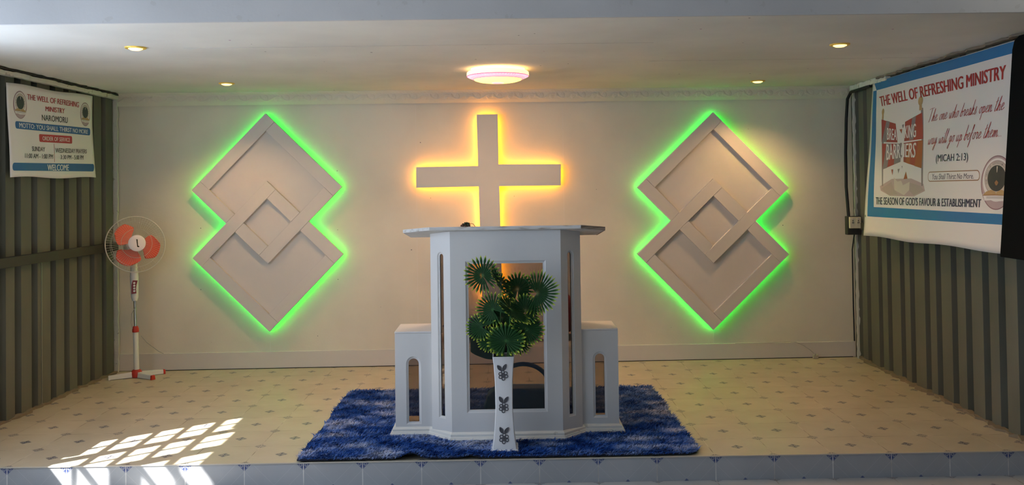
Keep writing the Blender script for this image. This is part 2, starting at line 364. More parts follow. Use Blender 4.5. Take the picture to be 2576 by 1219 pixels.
ragged('trim_14', [(XR(4.9)+.02, 5.02, 0), (XR(7.7)+.02, 7.7, 0)], (0, 0, .018), (-.045, 0, 0), 'dirt', 'line of mortar along the foot of the right wall', amp=.5)
mb = MB()
mb.prism([(4.6, 1.043), (7.58, 1.043), (7.58, 1.112), (4.6, 1.112)], lambda y, z: Vector((XL(y)+.045, y, z)), lambda y, z: Vector((XL(y), y, z)))
struct(mb.build('trim_15', 'purlin', bevel=.003), 'dark steel rail running along the left wall', 'rail')
mb = MB()
mb.prism([(4.6, 1.13), (7.66, 1.13), (7.66, 1.19), (4.6, 1.19)], lambda y, z: Vector((XR(y)-.02, y, z)), lambda y, z: Vector((XR(y), y, z)))
struct(mb.build('trim_16', 'purlin', bevel=.003), 'dark steel rail running along the right wall', 'rail')
# overlap edge of the sheet on the left wall, with scuffed bright paint
mb = MB()
mb.box(XL(6.44)-.001, XL(6.44)+.004, 6.428, 6.436, .02, 1.04)
struct(mb.build('trim_17', mat('sheet_edge', (.30, .31, .27), .35, .6)), 'bright scuffed overlap edge of a sheet on the left wall', 'trim')

# grilled window in the left wall (its light falls on the stage)
win = MB(); x_ = XL(4)+.0
cols_z = [(1.085, 1.325), (1.352, 1.545), (1.572, 1.755), (1.782, 1.975), (2.02, 2.24)]
rows_y = [(4.822-.08, 4.840), ]
rows = [(4.523, 4.838), (4.138, 4.443), (3.708, 4.018), (3.32, 3.60)]
def bar(y0, y1, z0, z1): win.box(x_-.03, x_, y0, y1, z0, z1)
bar(WY0-.02, WY1+.02, WZ0-.03, cols_z[0][0]); bar(WY0-.02, WY1+.02, cols_z[-1][1], WZ1+.03)
for a, b in zip(cols_z[:-1], cols_z[1:]): bar(WY0, WY1, a[1], b[0])
bar(rows[0][1], WY1+.03, WZ0, WZ1)
for a, b in zip(rows[:-1], rows[1:]): bar(b[1], a[0], WZ0, WZ1)
bar(WY0-.03, rows[-1][0], WZ0, WZ1)
for a, b in rows: bar((a+b)/2-.004, (a+b)/2+.004, WZ0, WZ1)
struct(win.build('window_1', 'purlin'), 'steel barred window in the left wall of the hall', 'window')
win = MB()
for a in (V0, V0+.61, V0+1.22, V0+1.84, V0+2.45, V1-.03): bar(a, a+.03, VZ0, VZ1)
for z in (VZ0, VZ0+.64, VZ0+1.28, VZ1-.03): bar(V0, V1, z, z+.03)
struct(win.build('window_2', 'purlin'), 'second steel barred window in the left wall of the hall', 'window')

# ------------------------------------------------------------------ lamps
def downlight(x, y, label):
    t = thing('recessed_downlight', (x, y, ZC_), label, 'ceiling light', 'small gold recessed lights in the stage ceiling')
    Mx = Matrix.Translation((x, y, ZC_))
    mb = MB(); mb.lathe([(.036, .004), (.036, -.004), (.044, -.009), (.058, -.008), (.061, -.003), (.060, .002)], 40, Mx); mb.build('trim_ring', 'gold', t, smooth=True)
    mb = MB(); mb.lathe([(.040, .002), (.040, -.010), (.026, -.017), (.006, -.019)], 32, Mx); mb.build('bulb', 'bulb', t, smooth='all')
    l = bpy.data.lights.new('downlight_beam', 'SPOT'); l.energy = DOWN*(.5 if y < 6 else 1); l.color = (1, .58, .24); l.spot_size = math.radians(125); l.spot_blend = .7; l.shadow_soft_size = .03
    o = bpy.data.objects.new('downlight_beam', l); COL.objects.link(o); o.location = (x, y, ZC_-.03); o.parent = t; o.matrix_parent_inverse = Matrix.Translation(-t.location)
DOWN = 33
downlight(-2.161, 5.184, 'gold recessed light nearest the viewer on the left of the stage ceiling')
downlight(-2.187, 6.962, 'gold recessed light above the left diamond panel, close to the back wall')
downlight(2.105, 7.26, 'gold recessed light above the right diamond panel, close to the back wall')
downlight(2.076, 5.394, 'gold recessed light nearest the viewer on the right, by the big banner')
lx, ly = -.04, 6.33
t = thing('ceiling_lamp', (lx, ly, ZC_), 'large round glowing ceiling lamp with pink rim above the cross', 'ceiling light')
Mx = Matrix.Translation((lx, ly, ZC_))
mb = MB(); mb.lathe([(.195, 0), (.196, -.010), (.192, -.018), (.19, -.019)], 72, Mx); mb.build('base_plate', 'paleglow', t, smooth=True)
mb = MB(); mb.lathe([(.188, -.016), (.214, -.020), (.223, -.028), (.224, -.048), (.219, -.054), (.205, -.054)], 72, Mx); mb.build('glass_rim', 'paleglow', t, smooth=True)
mb = MB()
prof = [(.219, -.054), (.212, -.0585), (.200, -.062), (.197, -.067), (.190, -.069), (.184, -.074), (.172, -.074)]
mb.lathe(prof, 72, Mx)
for i in range(64):
    a = 2*pi*i/64; mb.tube([(lx+.220*math.cos(a), ly+.220*math.sin(a), ZC_-.0545), (lx+.202*math.cos(a), ly+.202*math.sin(a), ZC_-.0635)], .0028, 5)
plabel(mb.build('fluted_ring', 'pinkrim', t, smooth=True), 'pink fluted ring')
for nm_, rr__, zz__ in (('pink_line', .2225, -.0535), ('pink_line', .1765, -.0745)):
    mb = MB(); mb.tube([(lx+rr__*math.cos(2*pi*k_/72), ly+rr__*math.sin(2*pi*k_/72), ZC_+zz__) for k_ in range(73)], .0024, 6, caps=False); plabel(mb.build(nm_, 'magenta', t, smooth='all'), 'thin magenta ring')
mb = MB(); mb.lathe([(.176, -.071), (.168, -.082), (.14, -.091), (.10, -.097), (.05, -.1005), (.042, -.1007)], 72, Mx); mb.build('diffuser', 'diffuser', t, smooth='all')
mb = MB(); mb.lathe([(.043, -.099), (.043, -.1035), (.036, -.105), (.01, -.106)], 40, Mx); mb.build('center_cap', 'pinkrim', t, smooth=True)
l = bpy.data.lights.new('ceiling_lamp_light', 'AREA'); l.shape = 'DISK'; l.size = .34; l.energy = 17; l.color = (1, .57, .30)
o = bpy.data.objects.new('ceiling_lamp_light', l); COL.objects.link(o); o.location = (lx, ly, ZC_-.112)

# ------------------------------------------------------------------ illuminated wall pieces
def led_loop(mb, pts, off0, off1, inset, w):
    """strip following a closed outline (counter-clockwise in s,z), set in from the edge"""
    k = len(pts); P = [Vector(p) for p in pts]
    def offs(d):
        out = []
        for i in range(k):
            e0 = (P[i]-P[i-1]).normalized(); e1 = (P[(i+1) % k]-P[i]).normalized()
            n0 = Vector((-e0.y, e0.x)); n1 = Vector((-e1.y, e1.x)); b = (n0+n1); out.append(P[i]+b*(d/(1+n0.dot(n1))))
        return out
    A, B = offs(inset), offs(inset+w)
    vs_ = [BW(p.x, p.y, o) for o in (off0, off1) for ring in (A, B) for p in ring]
    fs = []
    for i in range(k):
        j = (i+1) % k
        fs += [(i, j, k+j, k+i), (2*k+i, 3*k+i, 3*k+j, 2*k+j), (i, 2*k+i, 2*k+j, j), (k+i, k+j, 3*k+j, 3*k+i)]
    mb.add(vs_, fs)
def diamond_panel(pts, label, second):
    T1, R1, NR, R2, B2, L2, NL, L1 = [Vector(p) for p in pts]
    # frame of the two squares: origin L1, p towards the top, q towards the lower right
    ep = ((T1-L1)+(NR-B2)*0).normalized(); s_up = (T1-L1).length
    eq = ((B2-L2)).normalized(); s_ = ((T1-L1).length+(R1-T1).length+(B2-L2).length+(R2-B2).length)/4
    ep = ((T1-L1)+(R2-B2)).normalized(); eq = ((R1-T1)+(B2-L2)).normalized()
    cu = (T1+R1+L1)/3; O = L1
    # choose the origin so the measured corners are matched on average
    dlt = ((L1-L2).length)/math.sqrt(2)
    est = [T1-ep*s_, R1-ep*s_-eq*s_, L1, L2+ep*dlt-eq*dlt, B2+ep*dlt-eq*(s_+dlt)+Vector((0, 0)), R2-ep*(s_-dlt)-eq*(s_+dlt)]
    O = sum(est, Vector((0, 0)))/len(est)
    w = .107; d = dlt; s = s_
    def P(p, q, off): v = O+ep*p+eq*q; return BW(v.x, v.y, off)
    loc = BW(O.x+.6, 0, .1)
    t = thing('diamond_wall_panel', (O.x+.64, YB(O.x)-.05, O.y), label, 'wall decoration')
    outline = [(s, 0), (0, 0), (0, d), (-d, d), (-d, s+d), (s-d, s+d), (s-d, s), (s, s)]
    mb = MB(); mb.prism(outline, lambda p, q: P(p, q, .050), lambda p, q: P(p, q, .038)); mb.build('backing_board', 'white', t)
    pp = [O+ep*a+eq*b for a, b in outline]
    mb = MB(); led_loop(mb, pp if sum((pp[i].x*pp[(i+1) % 8].y-pp[(i+1) % 8].x*pp[i].y) for i in range(8)) > 0 else pp[::-1], .0378, .031, .004, .011)
    plabel(mb.build('led_strip', 'green_led', t), 'green glowing light strip')
    rect = [((0, w), (0, d)), ((0, w), (d+w, s-w)), ((w, s), (0, w)), ((s-w, s), (w, s)), ((0, s-w), (s-w, s)),
            ((-d, s-d), (d, d+w)), ((s-d-w, s-d), (d+w, s-w)), ((s-d-w, s-d), (s, s+d)), ((-d, -d+w), (d+w, s+d)), ((-d+w, s-d-w), (s+d-w, s+d))]
    hi = {4: .084, 5: .084}
    for k, ((p0, p1), (q0, q1)) in enumerate(rect):
        top = hi.get(k, .0825 if second else .0835); e = .0006
        mb = MB(); mb.prism([(p0+e, q0+e), (p1-e, q0+e), (p1-e, q1-e), (p0+e, q1-e)], lambda p, q: P(p, q, top), lambda p, q: P(p, q, .050))
        mb.build('frame_board', 'white', t, bevel=.0012, seg=1)
diamond_panel([(-2.069, 2.212), (-1.405, 1.548), (-1.68, 1.262), (-1.398, .956), (-2.028, .334), (-2.687, .977), (-2.409, 1.279), (-2.683, 1.556)],
              'green-lit double diamond wall panel left of the cross, beside the fan', False)
diamond_panel([(1.828, 2.185), (2.489, 1.495), (2.185, 1.221), (2.477, .897), (1.807, .275), (1.143, .939), (1.444, 1.228), (1.153, 1.523)],
              'green-lit double diamond wall panel right of the cross, nearer the big banner', True)
cr_ = [(-.237, 2.171), (-.230, 1.725), (-.765, 1.722), (-.767, 1.543), (-.227, 1.547), (-.209, .56), (-.034, .56), (-.048, 1.547), (.487, 1.546), (.490, 1.731), (-.052, 1.737), (-.054, 2.172)]
t = thing('wall_cross', (-.14, YB(-.14)-.06, .56), 'large white cross with amber light glowing from behind it', 'cross')
mb = MB(); mb.prism(cr_, lambda s, z: BW(s, z, .080), lambda s, z: BW(s, z, .052)); mb.build('cross_board', 'white', t, bevel=.0015, seg=1)
mb = MB(); led_loop(mb, cr_, .0515, .043, .012, .012); plabel(mb.build('led_strip', 'amber_led', t), 'amber glowing light strip')

# ------------------------------------------------------------------ printed banners
PM = {}
def ink(name, c, rough=.35):
    if name not in PM: PM[name] = mat('ink_'+name, c, rough)
    return PM[name]
INK = dict(red=(.42, .02, .025), navy=(.016, .014, .06), black=(.02, .02, .025), blue=(.012, .17, .42), blue2=(.012, .12, .36), pillred=(.50, .025, .04), white=(.82, .80, .79),
           mauve=(.25, .12, .15), palemauve=(.50, .38, .40), dark=(.03, .035, .045), brown=(.30, .15, .07), gold=(.50, .33, .15), grey=(.25, .21, .23), brick=(.38, .045, .04), orange=(.40, .09, .03),
           cream=(.62, .56, .50), dusty=(.42, .34, .33), deepgreen=(.02, .035, .035))
class Banner:
    def __init__(s, surf, parent): s.S = surf; s.p = parent
    def quad(s, name, q, matn, h, nu=1, nv=1, label=None):
        (a, b, c, d) = [Vector(p) for p in q]
        mb = MB(); mb.grid(lambda u, v: s.S(*((a.lerp(b, u)).lerp(d.lerp(c, u), v)), h), nu, nv)
        o = mb.build(name, ink(matn, INK[matn]), s.p, recalc=False); return plabel(o, label) if label else o
    def poly(s, name, polys, matn, h, label=None):
        for P in polys:
            mb = MB(); P = [Vector(p) for p in P]; c = sum(P, Vector((0, 0)))/len(P); k_ = len(P)
            if k_ > 12:
                Q_ = []
                for i in range(k_):
                    A_, B_ = P[i], P[(i+1) % k_]; m_ = max(1, int((B_-A_).length/.03)); Q_ += [A_.lerp(B_, j/m_) for j in range(m_)]
                P = Q_; k_ = len(P)
            nr_ = max(1, min(8, int(max((p-c).length for p in P)/.03)))
            R_ = [[c.lerp(p, (j+1)/nr_) for p in P] for j in range(nr_)]; ns = 1 if k_ > 12 else max(1, min(10, int(max((P[i]-P[i-1]).length for i in range(k_))/.035)))
            R_ = [[ring[i].lerp(ring[(i+1) % k_], q_/ns) for i in range(k_) for q_ in range(ns)] for ring in R_]; k_ *= ns
            vs_ = [s.S(*c, h)]+[s.S(*p, h) for ring in R_ for p in ring]
            mb.add(vs_, [(0, 1+i, 1+(i+1) % k_) for i in range(k_)]+[(1+j*k_+i, 1+j*k_+k_+i, 1+j*k_+k_+(i+1) % k_, 1+j*k_+(i+1) % k_) for j in range(nr_-1) for i in range(k_)])
            o = mb.build(name, ink(matn, INK[matn]), s.p, recalc=False)
            if label: plabel(o, label)
        return o
    def round_rect(s, q, r, n_=6):
        (a, b, c, d) = [Vector(p) for p in q]; out = []
        for (P, A, B) in ((a, d, b), (b, a, c), (c, b, d), (d, c, a)):
            e0 = (A-P).normalized()*r; e1 = (B-P).normalized()*r
            for i in range(n_+1):
                th = pi/2*i/n_; out.append(P+e0*(1-math.sin(th))+e1*(1-math.cos(th)))
        return out
    def ell(s, c, rx, ry, n_=40, a0=0, a1=2*pi): return [(c[0]+rx*math.cos(a0+(a1-a0)*i/n_), c[1]+ry*math.sin(a0+(a1-a0)*i/n_)) for i in range(n_+(0 if a1-a0 > 6.2 else 1))]
    def text(s, txt, q, matn, h=.003, bold=.012, shear=0, name='lettering', fn=None, spacing=1):
        cu = bpy.data.curves.new('tmp', 'FONT'); cu.body = txt; cu.size = 1; heavy = max(0, bold)*1.3; cu.shear = shear; cu.resolution_u = 3; cu.space_character = spacing
        ob = bpy.data.objects.new('tmp', cu); COL.objects.link(ob); bpy.context.view_layer.update()
        me = bpy.data.meshes.new_from_object(ob.evaluated_get(bpy.context.evaluated_depsgraph_get()))
        bpy.data.objects.remove(ob); bpy.data.curves.remove(cu)
        co = np.array([v.co[:] for v in me.vertices]); x0, x1 = co[:, 0].min(), co[:, 0].max(); y0, y1 = co[:, 1].min(), co[:, 1].max()
        (a, b, c, d) = [Vector(p) for p in q]
        nv = len(co); tris = [tuple(p.vertices) for p in me.polygons]; vv_ = []; ff_ = []
        ks = (-1, -.33, .33, 1) if heavy else (0,)
        for n_i, k_ in enumerate(ks):
            dx_ = k_*heavy
            for i_ in range(nv):
                u = (co[i_, 0]+dx_-x0+heavy)/(x1-x0+2*heavy); w = (co[i_, 1]-y0)/(y1-y0)
                P = (d.lerp(c, u)).lerp(a.lerp(b, u), w); vv_.append(s.S(P.x, P.y, h+.00012*n_i))
            ff_ += [tuple(i_+n_i*nv for i_ in t_) for t_ in tris]
        bpy.data.meshes.remove(me); me = bpy.data.meshes.new(name); me.from_pydata(vv_, [], ff_)
        me.name = name; me.materials.clear(); me.materials.append(ink(matn, INK[matn]))
        o = bpy.data.objects.new(name, me); COL.objects.link(o); o.parent = s.p; o.matrix_parent_inverse = Matrix.Translation(-s.p.location); return o
    def seal(s, c, rx, ry, u_sign, big):
        """round emblem: mauve ring, pale ring, dark well of light, open book"""
        def L(x, y): return (c[0]+u_sign*x*rx, c[1]+y*ry)
        E = lambda sx, sy, cx=0, cy=0, **k: [(c[0]+u_sign*cx*rx+rx*sx*math.cos(a), c[1]+cy*ry+ry*sy*math.sin(a)) for a in [2*pi*i/44 for i in range(44)]]
        s.poly('emblem', [E(1, 1)], 'mauve', .0014, 'round mauve emblem')
        s.poly('emblem_field', [E(.95, .965)], 'palemauve', .0020)
        s.poly('emblem_field', [E(.88, .80, 0, .10)], 'white', .0026)
        s.poly('emblem_ring', [E(.77, .66, 0, .16)], 'dusty', .0031)
        s.poly('emblem_ring', [E(.73, .62, 0, .16)], 'cream', .0036)
        s.poly('emblem_well', [E(.57, .48, 0, .16)], 'deepgreen' if not big else 'dark', .0041)
        s.poly('light_beam', [[L(-.02, .60), L(.05, .60), L(.03, .40), L(0, .36), L(-.01, .40)]], 'white' if not big else 'cream', .0046)
        s.poly('white_band', [[L(-.86, -.42), L(.86, -.42), L(.72, -.66), L(.2, -.68), L(-.1, -.64), L(-.72, -.67)]], 'white', .0046)
        s.poly('open_book', [[L(-.84, -.46), L(-.62, -.33), L(-.30, -.26), L(-.02, -.35), L(0, -.45)], [L(.84, -.46), L(.62, -.33), L(.30, -.26), L(.02, -.35), L(0, -.45)]], 'gold', .0052, 'open golden book')
        s.poly('book_edge', [[L(-.84, -.46), L(0, -.44), L(.84, -.46), L(.8, -.485), L(0, -.47), L(-.8, -.485)]], 'brown', .0056)
        s.poly('print_line', [[L(-.6, -.52), L(.66, -.51), L(.66, -.525), L(-.6, -.535)], [L(-.6, -.565), L(.66, -.555), L(.66, -.57), L(-.6, -.58)]], 'grey', .0056)
        if big:
            s.poly('emblem_flame', [[L(-.12, -.0), L(0, .1), L(.12, 0), L(.04, -.1), L(-.04, -.1)]], 'brown', .0050)
        # lettering round the ring
        msg = 'THE WELL OF REFRESHING MINISTRY' if big else 'WELL OF REFRESHING'
        if big:
            for i, ch in enumerate(msg):
                if ch == ' ': continue
                a = math.radians(200-220*i/(len(msg)-1)); ca, sa = math.cos(a), math.sin(a); r_ = .65; hw, hh = .036, .045
                def pt(x, y): return L((r_+y)*ca+x*sa, .16+((r_+y)*sa-x*ca)*.87)
                s.text(ch, [pt(-hw, hh), pt(hw, hh), pt(hw, -hh), pt(-hw, -hh)], 'grey', .0041, bold=.01, name='emblem_lettering')
            for i, ch in enumerate('PSALM 1:3'):
                pass
        else:
            for i in range(13):
                a = math.radians(205-230*i/12); ca, sa = math.cos(a), math.sin(a); r_ = .65
                def pt(x, y): return L((r_+y)*ca+x*sa, .16+((r_+y)*sa-x*ca)*.87)
                s.poly('emblem_mark', [[pt(-.025, .04), pt(.025, .04), pt(.025, -.04), pt(-.025, -.04)]], 'grey', .0041)

HAND = {  # pen strokes in a unit x-height box (x, y); ascenders reach 1.9, descenders -.9
 'T': (.9, [[(-.1, 1.75), (.3, 1.9), (.95, 1.95)], [(.5, 1.92), (.42, 1.0), (.28, .05), (.15, -.05)]]), 'h': (.62, [[(.0, 0), (.16, 1.1), (.30, 1.85), (.22, 1.0), (.1, 0), (.2, .55), (.36, .8), (.42, .55), (.40, .1), (.52, .02), (.64, .15)]]),
 'e': (.55, [[(.02, .35), (.25, .45), (.38, .7), (.28, .88), (.12, .7), (.08, .3), (.22, .03), (.40, .1), (.56, .3)]]), 'o': (.58, [[(.32, .85), (.12, .65), (.08, .25), (.24, .02), (.42, .25), (.42, .65), (.30, .85), (.45, .78), (.6, .8)]]),
 'n': (.62, [[(.0, .7), (.08, .85), (.06, 0), (.16, .5), (.32, .85), (.40, .65), (.38, .1), (.50, .02), (.63, .2)]]), 'w': (.80, [[(0, .75), (.08, .2), (.18, 0), (.32, .4), (.36, .75), (.36, .2), (.48, 0), (.64, .35), (.68, .85), (.82, .75)]]),
 'b': (.58, [[(.0, .1), (.16, 1.0), (.28, 1.85), (.18, 1.0), (.06, .2), (.18, .0), (.38, .25), (.38, .65), (.22, .72), (.12, .5), (.38, .75), (.58, .6)]]), 'r': (.48, [[(0, .6), (.10, .95), (.14, .8), (.30, .85), (.24, .3), (.32, .02), (.48, .25)]]),
 'a': (.62, [[(.40, .75), (.22, .88), (.08, .5), (.12, .05), (.28, .1), (.40, .75), (.36, .2), (.46, 0), (.62, .3)]]), 'k': (.58, [[(0, 0), (.14, 1.0), (.26, 1.85), (.14, .9), (.04, 0)], [(.10, .4), (.30, .85), (.36, .6), (.14, .42), (.34, .05), (.56, .15)]]),
 's': (.46, [[(.0, .1), (.24, .95), (.22, .6), (.34, .25), (.18, .0), (.02, .1)]]), 'p': (.60, [[(.10, .9), (.08, 0), (.0, -.85)], [(.08, .3), (.2, .8), (.38, .75), (.38, .25), (.2, .02), (.1, .15), (.3, .05), (.6, .25)]]),
 'y': (.60, [[(.06, .85), (.08, .2), (.22, .1), (.38, .8)], [(.40, .9), (.34, -.1), (.20, -.8), (.04, -.7), (.2, -.2), (.60, .3)]]), 'i': (.34, [[(.06, .8), (.06, .1), (.16, .0), (.34, .3)], [(.14, 1.25), (.17, 1.32)]]),
 'l': (.36, [[(.0, .2), (.18, 1.1), (.28, 1.8), (.16, 1.2), (.08, .2), (.16, 0), (.36, .3)]]), 'g': (.60, [[(.38, .75), (.2, .85), (.08, .5), (.16, .1), (.34, .3), (.40, .85), (.34, -.2), (.18, -.85), (.04, -.6), (.3, -.1), (.60, .3)]]),
 'u': (.64, [[(.04, .85), (.04, .2), (.16, .0), (.32, .3), (.38, .85), (.36, .2), (.48, 0), (.64, .3)]]), 'f': (.50, [[(.0, .3), (.2, 1.0), (.36, 1.7), (.26, 1.75), (.18, 1.0), (.10, -.3), (.0, -.9), (.12, -.5), (.18, .1)], [(.04, .75), (.46, .85)]]),
 't': (.44, [[(.26, 1.6), (.16, .8), (.10, .1), (.22, 0), (.44, .3)], [(-.02, 1.05), (.46, 1.2)]]), 'm': (.88, [[(.0, .7), (.08, .85), (.06, 0), (.16, .5), (.28, .85), (.34, .6), (.32, 0), (.42, .5), (.56, .85), (.64, .6), (.62, .1), (.74, 0), (.88, .25)]]),
 '.': (.24, [[(.08, .0), (.11, .06)]]), ' ': (.42, [])}
def handwriting(bn, txt, q, matn, h=.0032, wpen=.0055):
    x = 0; strokes = []; owner = []; wi = 0; rr = random.Random(4)
    for ch in txt:
        adv, st = HAND[ch]; sc_ = 1+rr.uniform(-.06, .06)
        if ch == ' ': wi += 1
        for s_ in st: strokes.append([(x+a+.28*b_, b_*sc_) for a, b_ in s_]); owner.append(wi)
        x += adv
    (a, b, c, d) = [Vector(p) for p in q]; X1 = x+.2; groups_ = {}
    for s_, o_ in zip(strokes, owner): groups_.setdefault(o_, []).append(s_)
    for o_ in groups_:
        mb = MB()
        for li, s_ in enumerate(groups_[o_]):
            P = [Vector(p) for p in s_]; sm = []
            if len(P) > 2:
                E_ = [P[0]*2-P[1]]+P+[P[-1]*2-P[-2]]
                for i in range(1, len(E_)-2):
                    for k_ in range(5):
                        t_ = k_/5; sm.append(.5*((2*E_[i])+(E_[i+1]-E_[i-1])*t_+(2*E_[i-1]-5*E_[i]+4*E_[i+1]-E_[i+2])*t_*t_+(3*E_[i]-E_[i-1]-3*E_[i+1]+E_[i+2])*t_**3))
                sm.append(P[-1])
            else: sm = P
            W = []
            for p in sm:
                u, w = p.x/X1, p.y        # w 0 baseline .. 1 x-height
                W.append((d.lerp(c, u)).lerp(a.lerp(b, u), w))
            vs_ = []
            for i, p in enumerate(W):
                tdir = (W[min(i+1, len(W)-1)]-W[max(0, i-1)]); n_ = Vector((-tdir.y, tdir.x)); n_ = n_/(n_.length+1e-9)
                ww = wpen*(.35+.65*abs(tdir.y)/(tdir.length+1e-9))*.5
                vs_ += [bn.S(p.x+n_.x*ww, p.y+n_.y*ww, h+.00004*(i+li*40)/10), bn.S(p.x-n_.x*ww, p.y-n_.y*ww, h+.00004*(i+li*40)/10)]
            mb.add(vs_, [(2*i, 2*i+1, 2*i+3, 2*i+2) for i in range(len(W)-1)])
        mb.build('handwritten_lettering', ink(matn, INK[matn]), bn.p, recalc=False)

# left banner
def SL(y, z, h=0): return Vector((XL(y)+.036+.004*math.sin(y*9+z*2)+.002*math.sin(z*11)+h*.45, y, z))
b = thing('church_banner', (XL(6.5)+.04, 6.5, 1.65), 'small white service-times banner with blue bars on the left wall', 'banner')
BL = Banner(SL, b)
def le(u, v): return SL(5.93+u*(1.215+.06*(1-v)**3)+.05*(1-v)*(1-u), 1.650+v*.636+.022*u*v+.01*u+.006*math.sin(u*9), 0)
mb = MB(); mb.grid(le, 40, 20); mb.build('banner_sheet', mat('banner_vinyl', (.84, .82, .81), .4), b, recalc=False, smooth='all', solid=.0015)
LT = [('THE WELL OF REFRESHING', [(6.1926, 2.237), (6.9282, 2.2499), (6.925, 2.2081), (6.1957, 2.199)], 'red', .02), ('MINISTRY', [(6.4353, 2.1727), (6.6983, 2.1795), (6.6954, 2.1418), (6.435, 2.138)], 'red', .02),
      ('NAROMORU', [(6.3871, 2.1084), (6.7424, 2.1162), (6.7394, 2.0715), (6.3904, 2.0665)], 'black', .008), ('MOTTO: YOU SHALL THIRST NO MORE', [(6.082, 2.028), (7.073, 2.0421), (7.0697, 2.0088), (6.0851, 1.9936)], 'white', .014),
      ('ORDER OF SERVICE', [(6.3908, 1.9518), (6.7703, 1.9603), (6.7674, 1.9298), (6.3929, 1.922)], 'white', .008), ('SUNDAY', [(6.2465, 1.8719), (6.4224, 1.8743), (6.421, 1.8422), (6.2497, 1.8384)], 'black', .01),
      ('11:00 AM - 1:00 PM', [(6.1525, 1.8191), (6.5305, 1.8265), (6.5302, 1.7926), (6.1523, 1.7866)], 'black', .008), ('WEDNESDAY PRAYERS', [(6.5582, 1.8739), (7.0468, 1.8844), (7.0422, 1.8519), (6.5629, 1.8394)], 'black', .008),
      ('3:30 PM - 5:00 PM', [(6.631, 1.8243), (6.9892, 1.8353), (6.9888, 1.8004), (6.6308, 1.7939)], 'black', .008), ('WELCOME', [(6.4565, 1.7497), (6.7514, 1.756), (6.751, 1.7103), (6.4598, 1.7048)], 'white', .02)]
for (q, m_, r, nm) in (([(6.0341, 2.0353), (7.1096, 2.0573), (7.1091, 1.9991), (6.037, 1.9843)], 'blue2', .018, 'blue motto bar'), ([(6.3461, 1.9651), (6.8039, 1.9758), (6.8034, 1.9181), (6.3504, 1.909)], 'pillred', .012, 'red service bar'), ([(6.0011, 1.7499), (7.1705, 1.7718), (7.1699, 1.711), (6.0008, 1.6961)], 'blue2', .022, 'blue welcome bar')):
    a_, b_, c_, d_ = [Vector(p) for p in q]
    mb = MB(); N_ = 24
    def cap(u, v):
        # rounded ends
        L_ = (b_-a_).length; x = u*L_; hh = 1.0
        if x < r: hh = 1-(1-math.sqrt(max(0, 1-((r-x)/r)**2)))*r*2/((a_-d_).length)
        if x > L_-r: hh = 1-(1-math.sqrt(max(0, 1-((x-L_+r)/r)**2)))*r*2/((a_-d_).length)
        v2 = .5+(v-.5)*hh; P = (a_.lerp(b_, u)).lerp(d_.lerp(c_, u), v2); return SL(P.x, P.y, .0014)
    us = [0, .003, .008, .016]+[.02+.96*i/N_ for i in range(N_+1)]+[.984, .992, .997, 1]
    vs_ = [cap(u, v) for v in (0, 1) for u in us]; k = len(us)
    mb.add(vs_, [(i, i+1, k+i+1, k+i) for i in range(k-1)]); plabel(mb.build('colour_bar', ink(m_, INK[m_]), b, recalc=False), nm)
BL.quad('divider_line', [(6.5409, 1.9038), (6.5459, 1.904), (6.5549, 1.7692), (6.5499, 1.7691)], 'brick', .0015, 1, 4)
for tx, q, m_, bo in LT: BL.text(tx, q, m_, .0030, bo)
BL.seal((6.102, 2.152), .088, .096, 1, False); BL.seal((7.031, 2.163), .080, .094, 1, False)

# right banner, hung from the ceiling edge, foot standing a little off the wall
def SR(y, z, h=0): return Vector((XR(y)-(.03+(2.36-z)/1.28*.11)-.004*math.sin(y*5+z*3)-.002*math.sin(z*9+y)-h*.45, y, z))
b = thing('church_banner', (XR(6.2)-.1, 6.2, 1.1), 'large white banner with blue border and red lettering on the right wall', 'banner')
BR = Banner(SR, b)
mb = MB(); mb.grid(lambda u, v: SR(7.228-u*2.115-.02*(1-v), 1.100+v*1.258+.006*math.sin(u*12)*(1-v)+.012*u*(1-v), 0), 60, 30)
mb.build('banner_sheet', mat('banner_vinyl_large', (.78, .765, .755), .4), b, recalc=False, smooth='all', solid=.0015)
o0 = [(7.205, 2.356), (5.114, 2.352), (5.114, 1.276), (7.150, 1.260)]; i0 = [(7.135, 2.284), (5.135, 2.283), (5.114, 1.338), (7.030, 1.326)]
BR.quad('blue_border', [o0[0], o0[1], (5.114, 2.283), (7.140, 2.284)], 'blue', .0014, 30, 2)
BR.quad('blue_border', [(7.205, 2.284), (7.138, 2.284), (7.030, 1.338), (7.155, 1.338)], 'blue', .0014, 2, 14)
BR.quad('blue_border', [(7.155, 1.338), (5.114, 1.338), o0[2], o0[3]], 'blue', .0014, 30, 2)
RT = [("THE WELL OF REFRESHING MINISTRY", [(7.0778, 2.2257), (5.2066, 2.2249), (5.1972, 2.1398), (7.0223, 2.1416)], 'red', .03, .12),
      ("(MICAH 2:13)", [(6.0372, 1.7197), (5.5878, 1.7157), (5.5802, 1.6531), (6.0287, 1.6562)], 'navy', .012, .04),
      ("You Shall Thirst No More.", [(6.0715, 1.5896), (5.5069, 1.5847), (5.5028, 1.5503), (6.0661, 1.549)], 'navy', .004, .2),
      ("THE SEASON OF GOD'S FAVOUR & ESTABLISHMENT", [(6.9974, 1.4198), (5.4061, 1.4253), (5.4045, 1.3723), (6.9879, 1.3593)], 'navy', .025, .05)]
for tx, q, m_, bo, sh in RT: BR.text(tx, q, m_, .0032, bo, sh, spacing=.92 if sh > .3 else 1)
handwriting(BR, "The one who breaks open the", [(6.20, 2.006), (5.20, 2.006), (5.20, 1.957), (6.20, 1.957)], 'red')
handwriting(BR, "way will go up before them...", [(6.18, 1.845), (5.20, 1.850), (5.20, 1.800), (6.18, 1.795)], 'red')
pq = [(6.1408, 1.6044), (5.4387, 1.6043), (5.4308, 1.5375), (6.1313, 1.5345)]
BR.poly('pill_outline', [BR.round_rect(pq, .030)], 'brown', .0012)
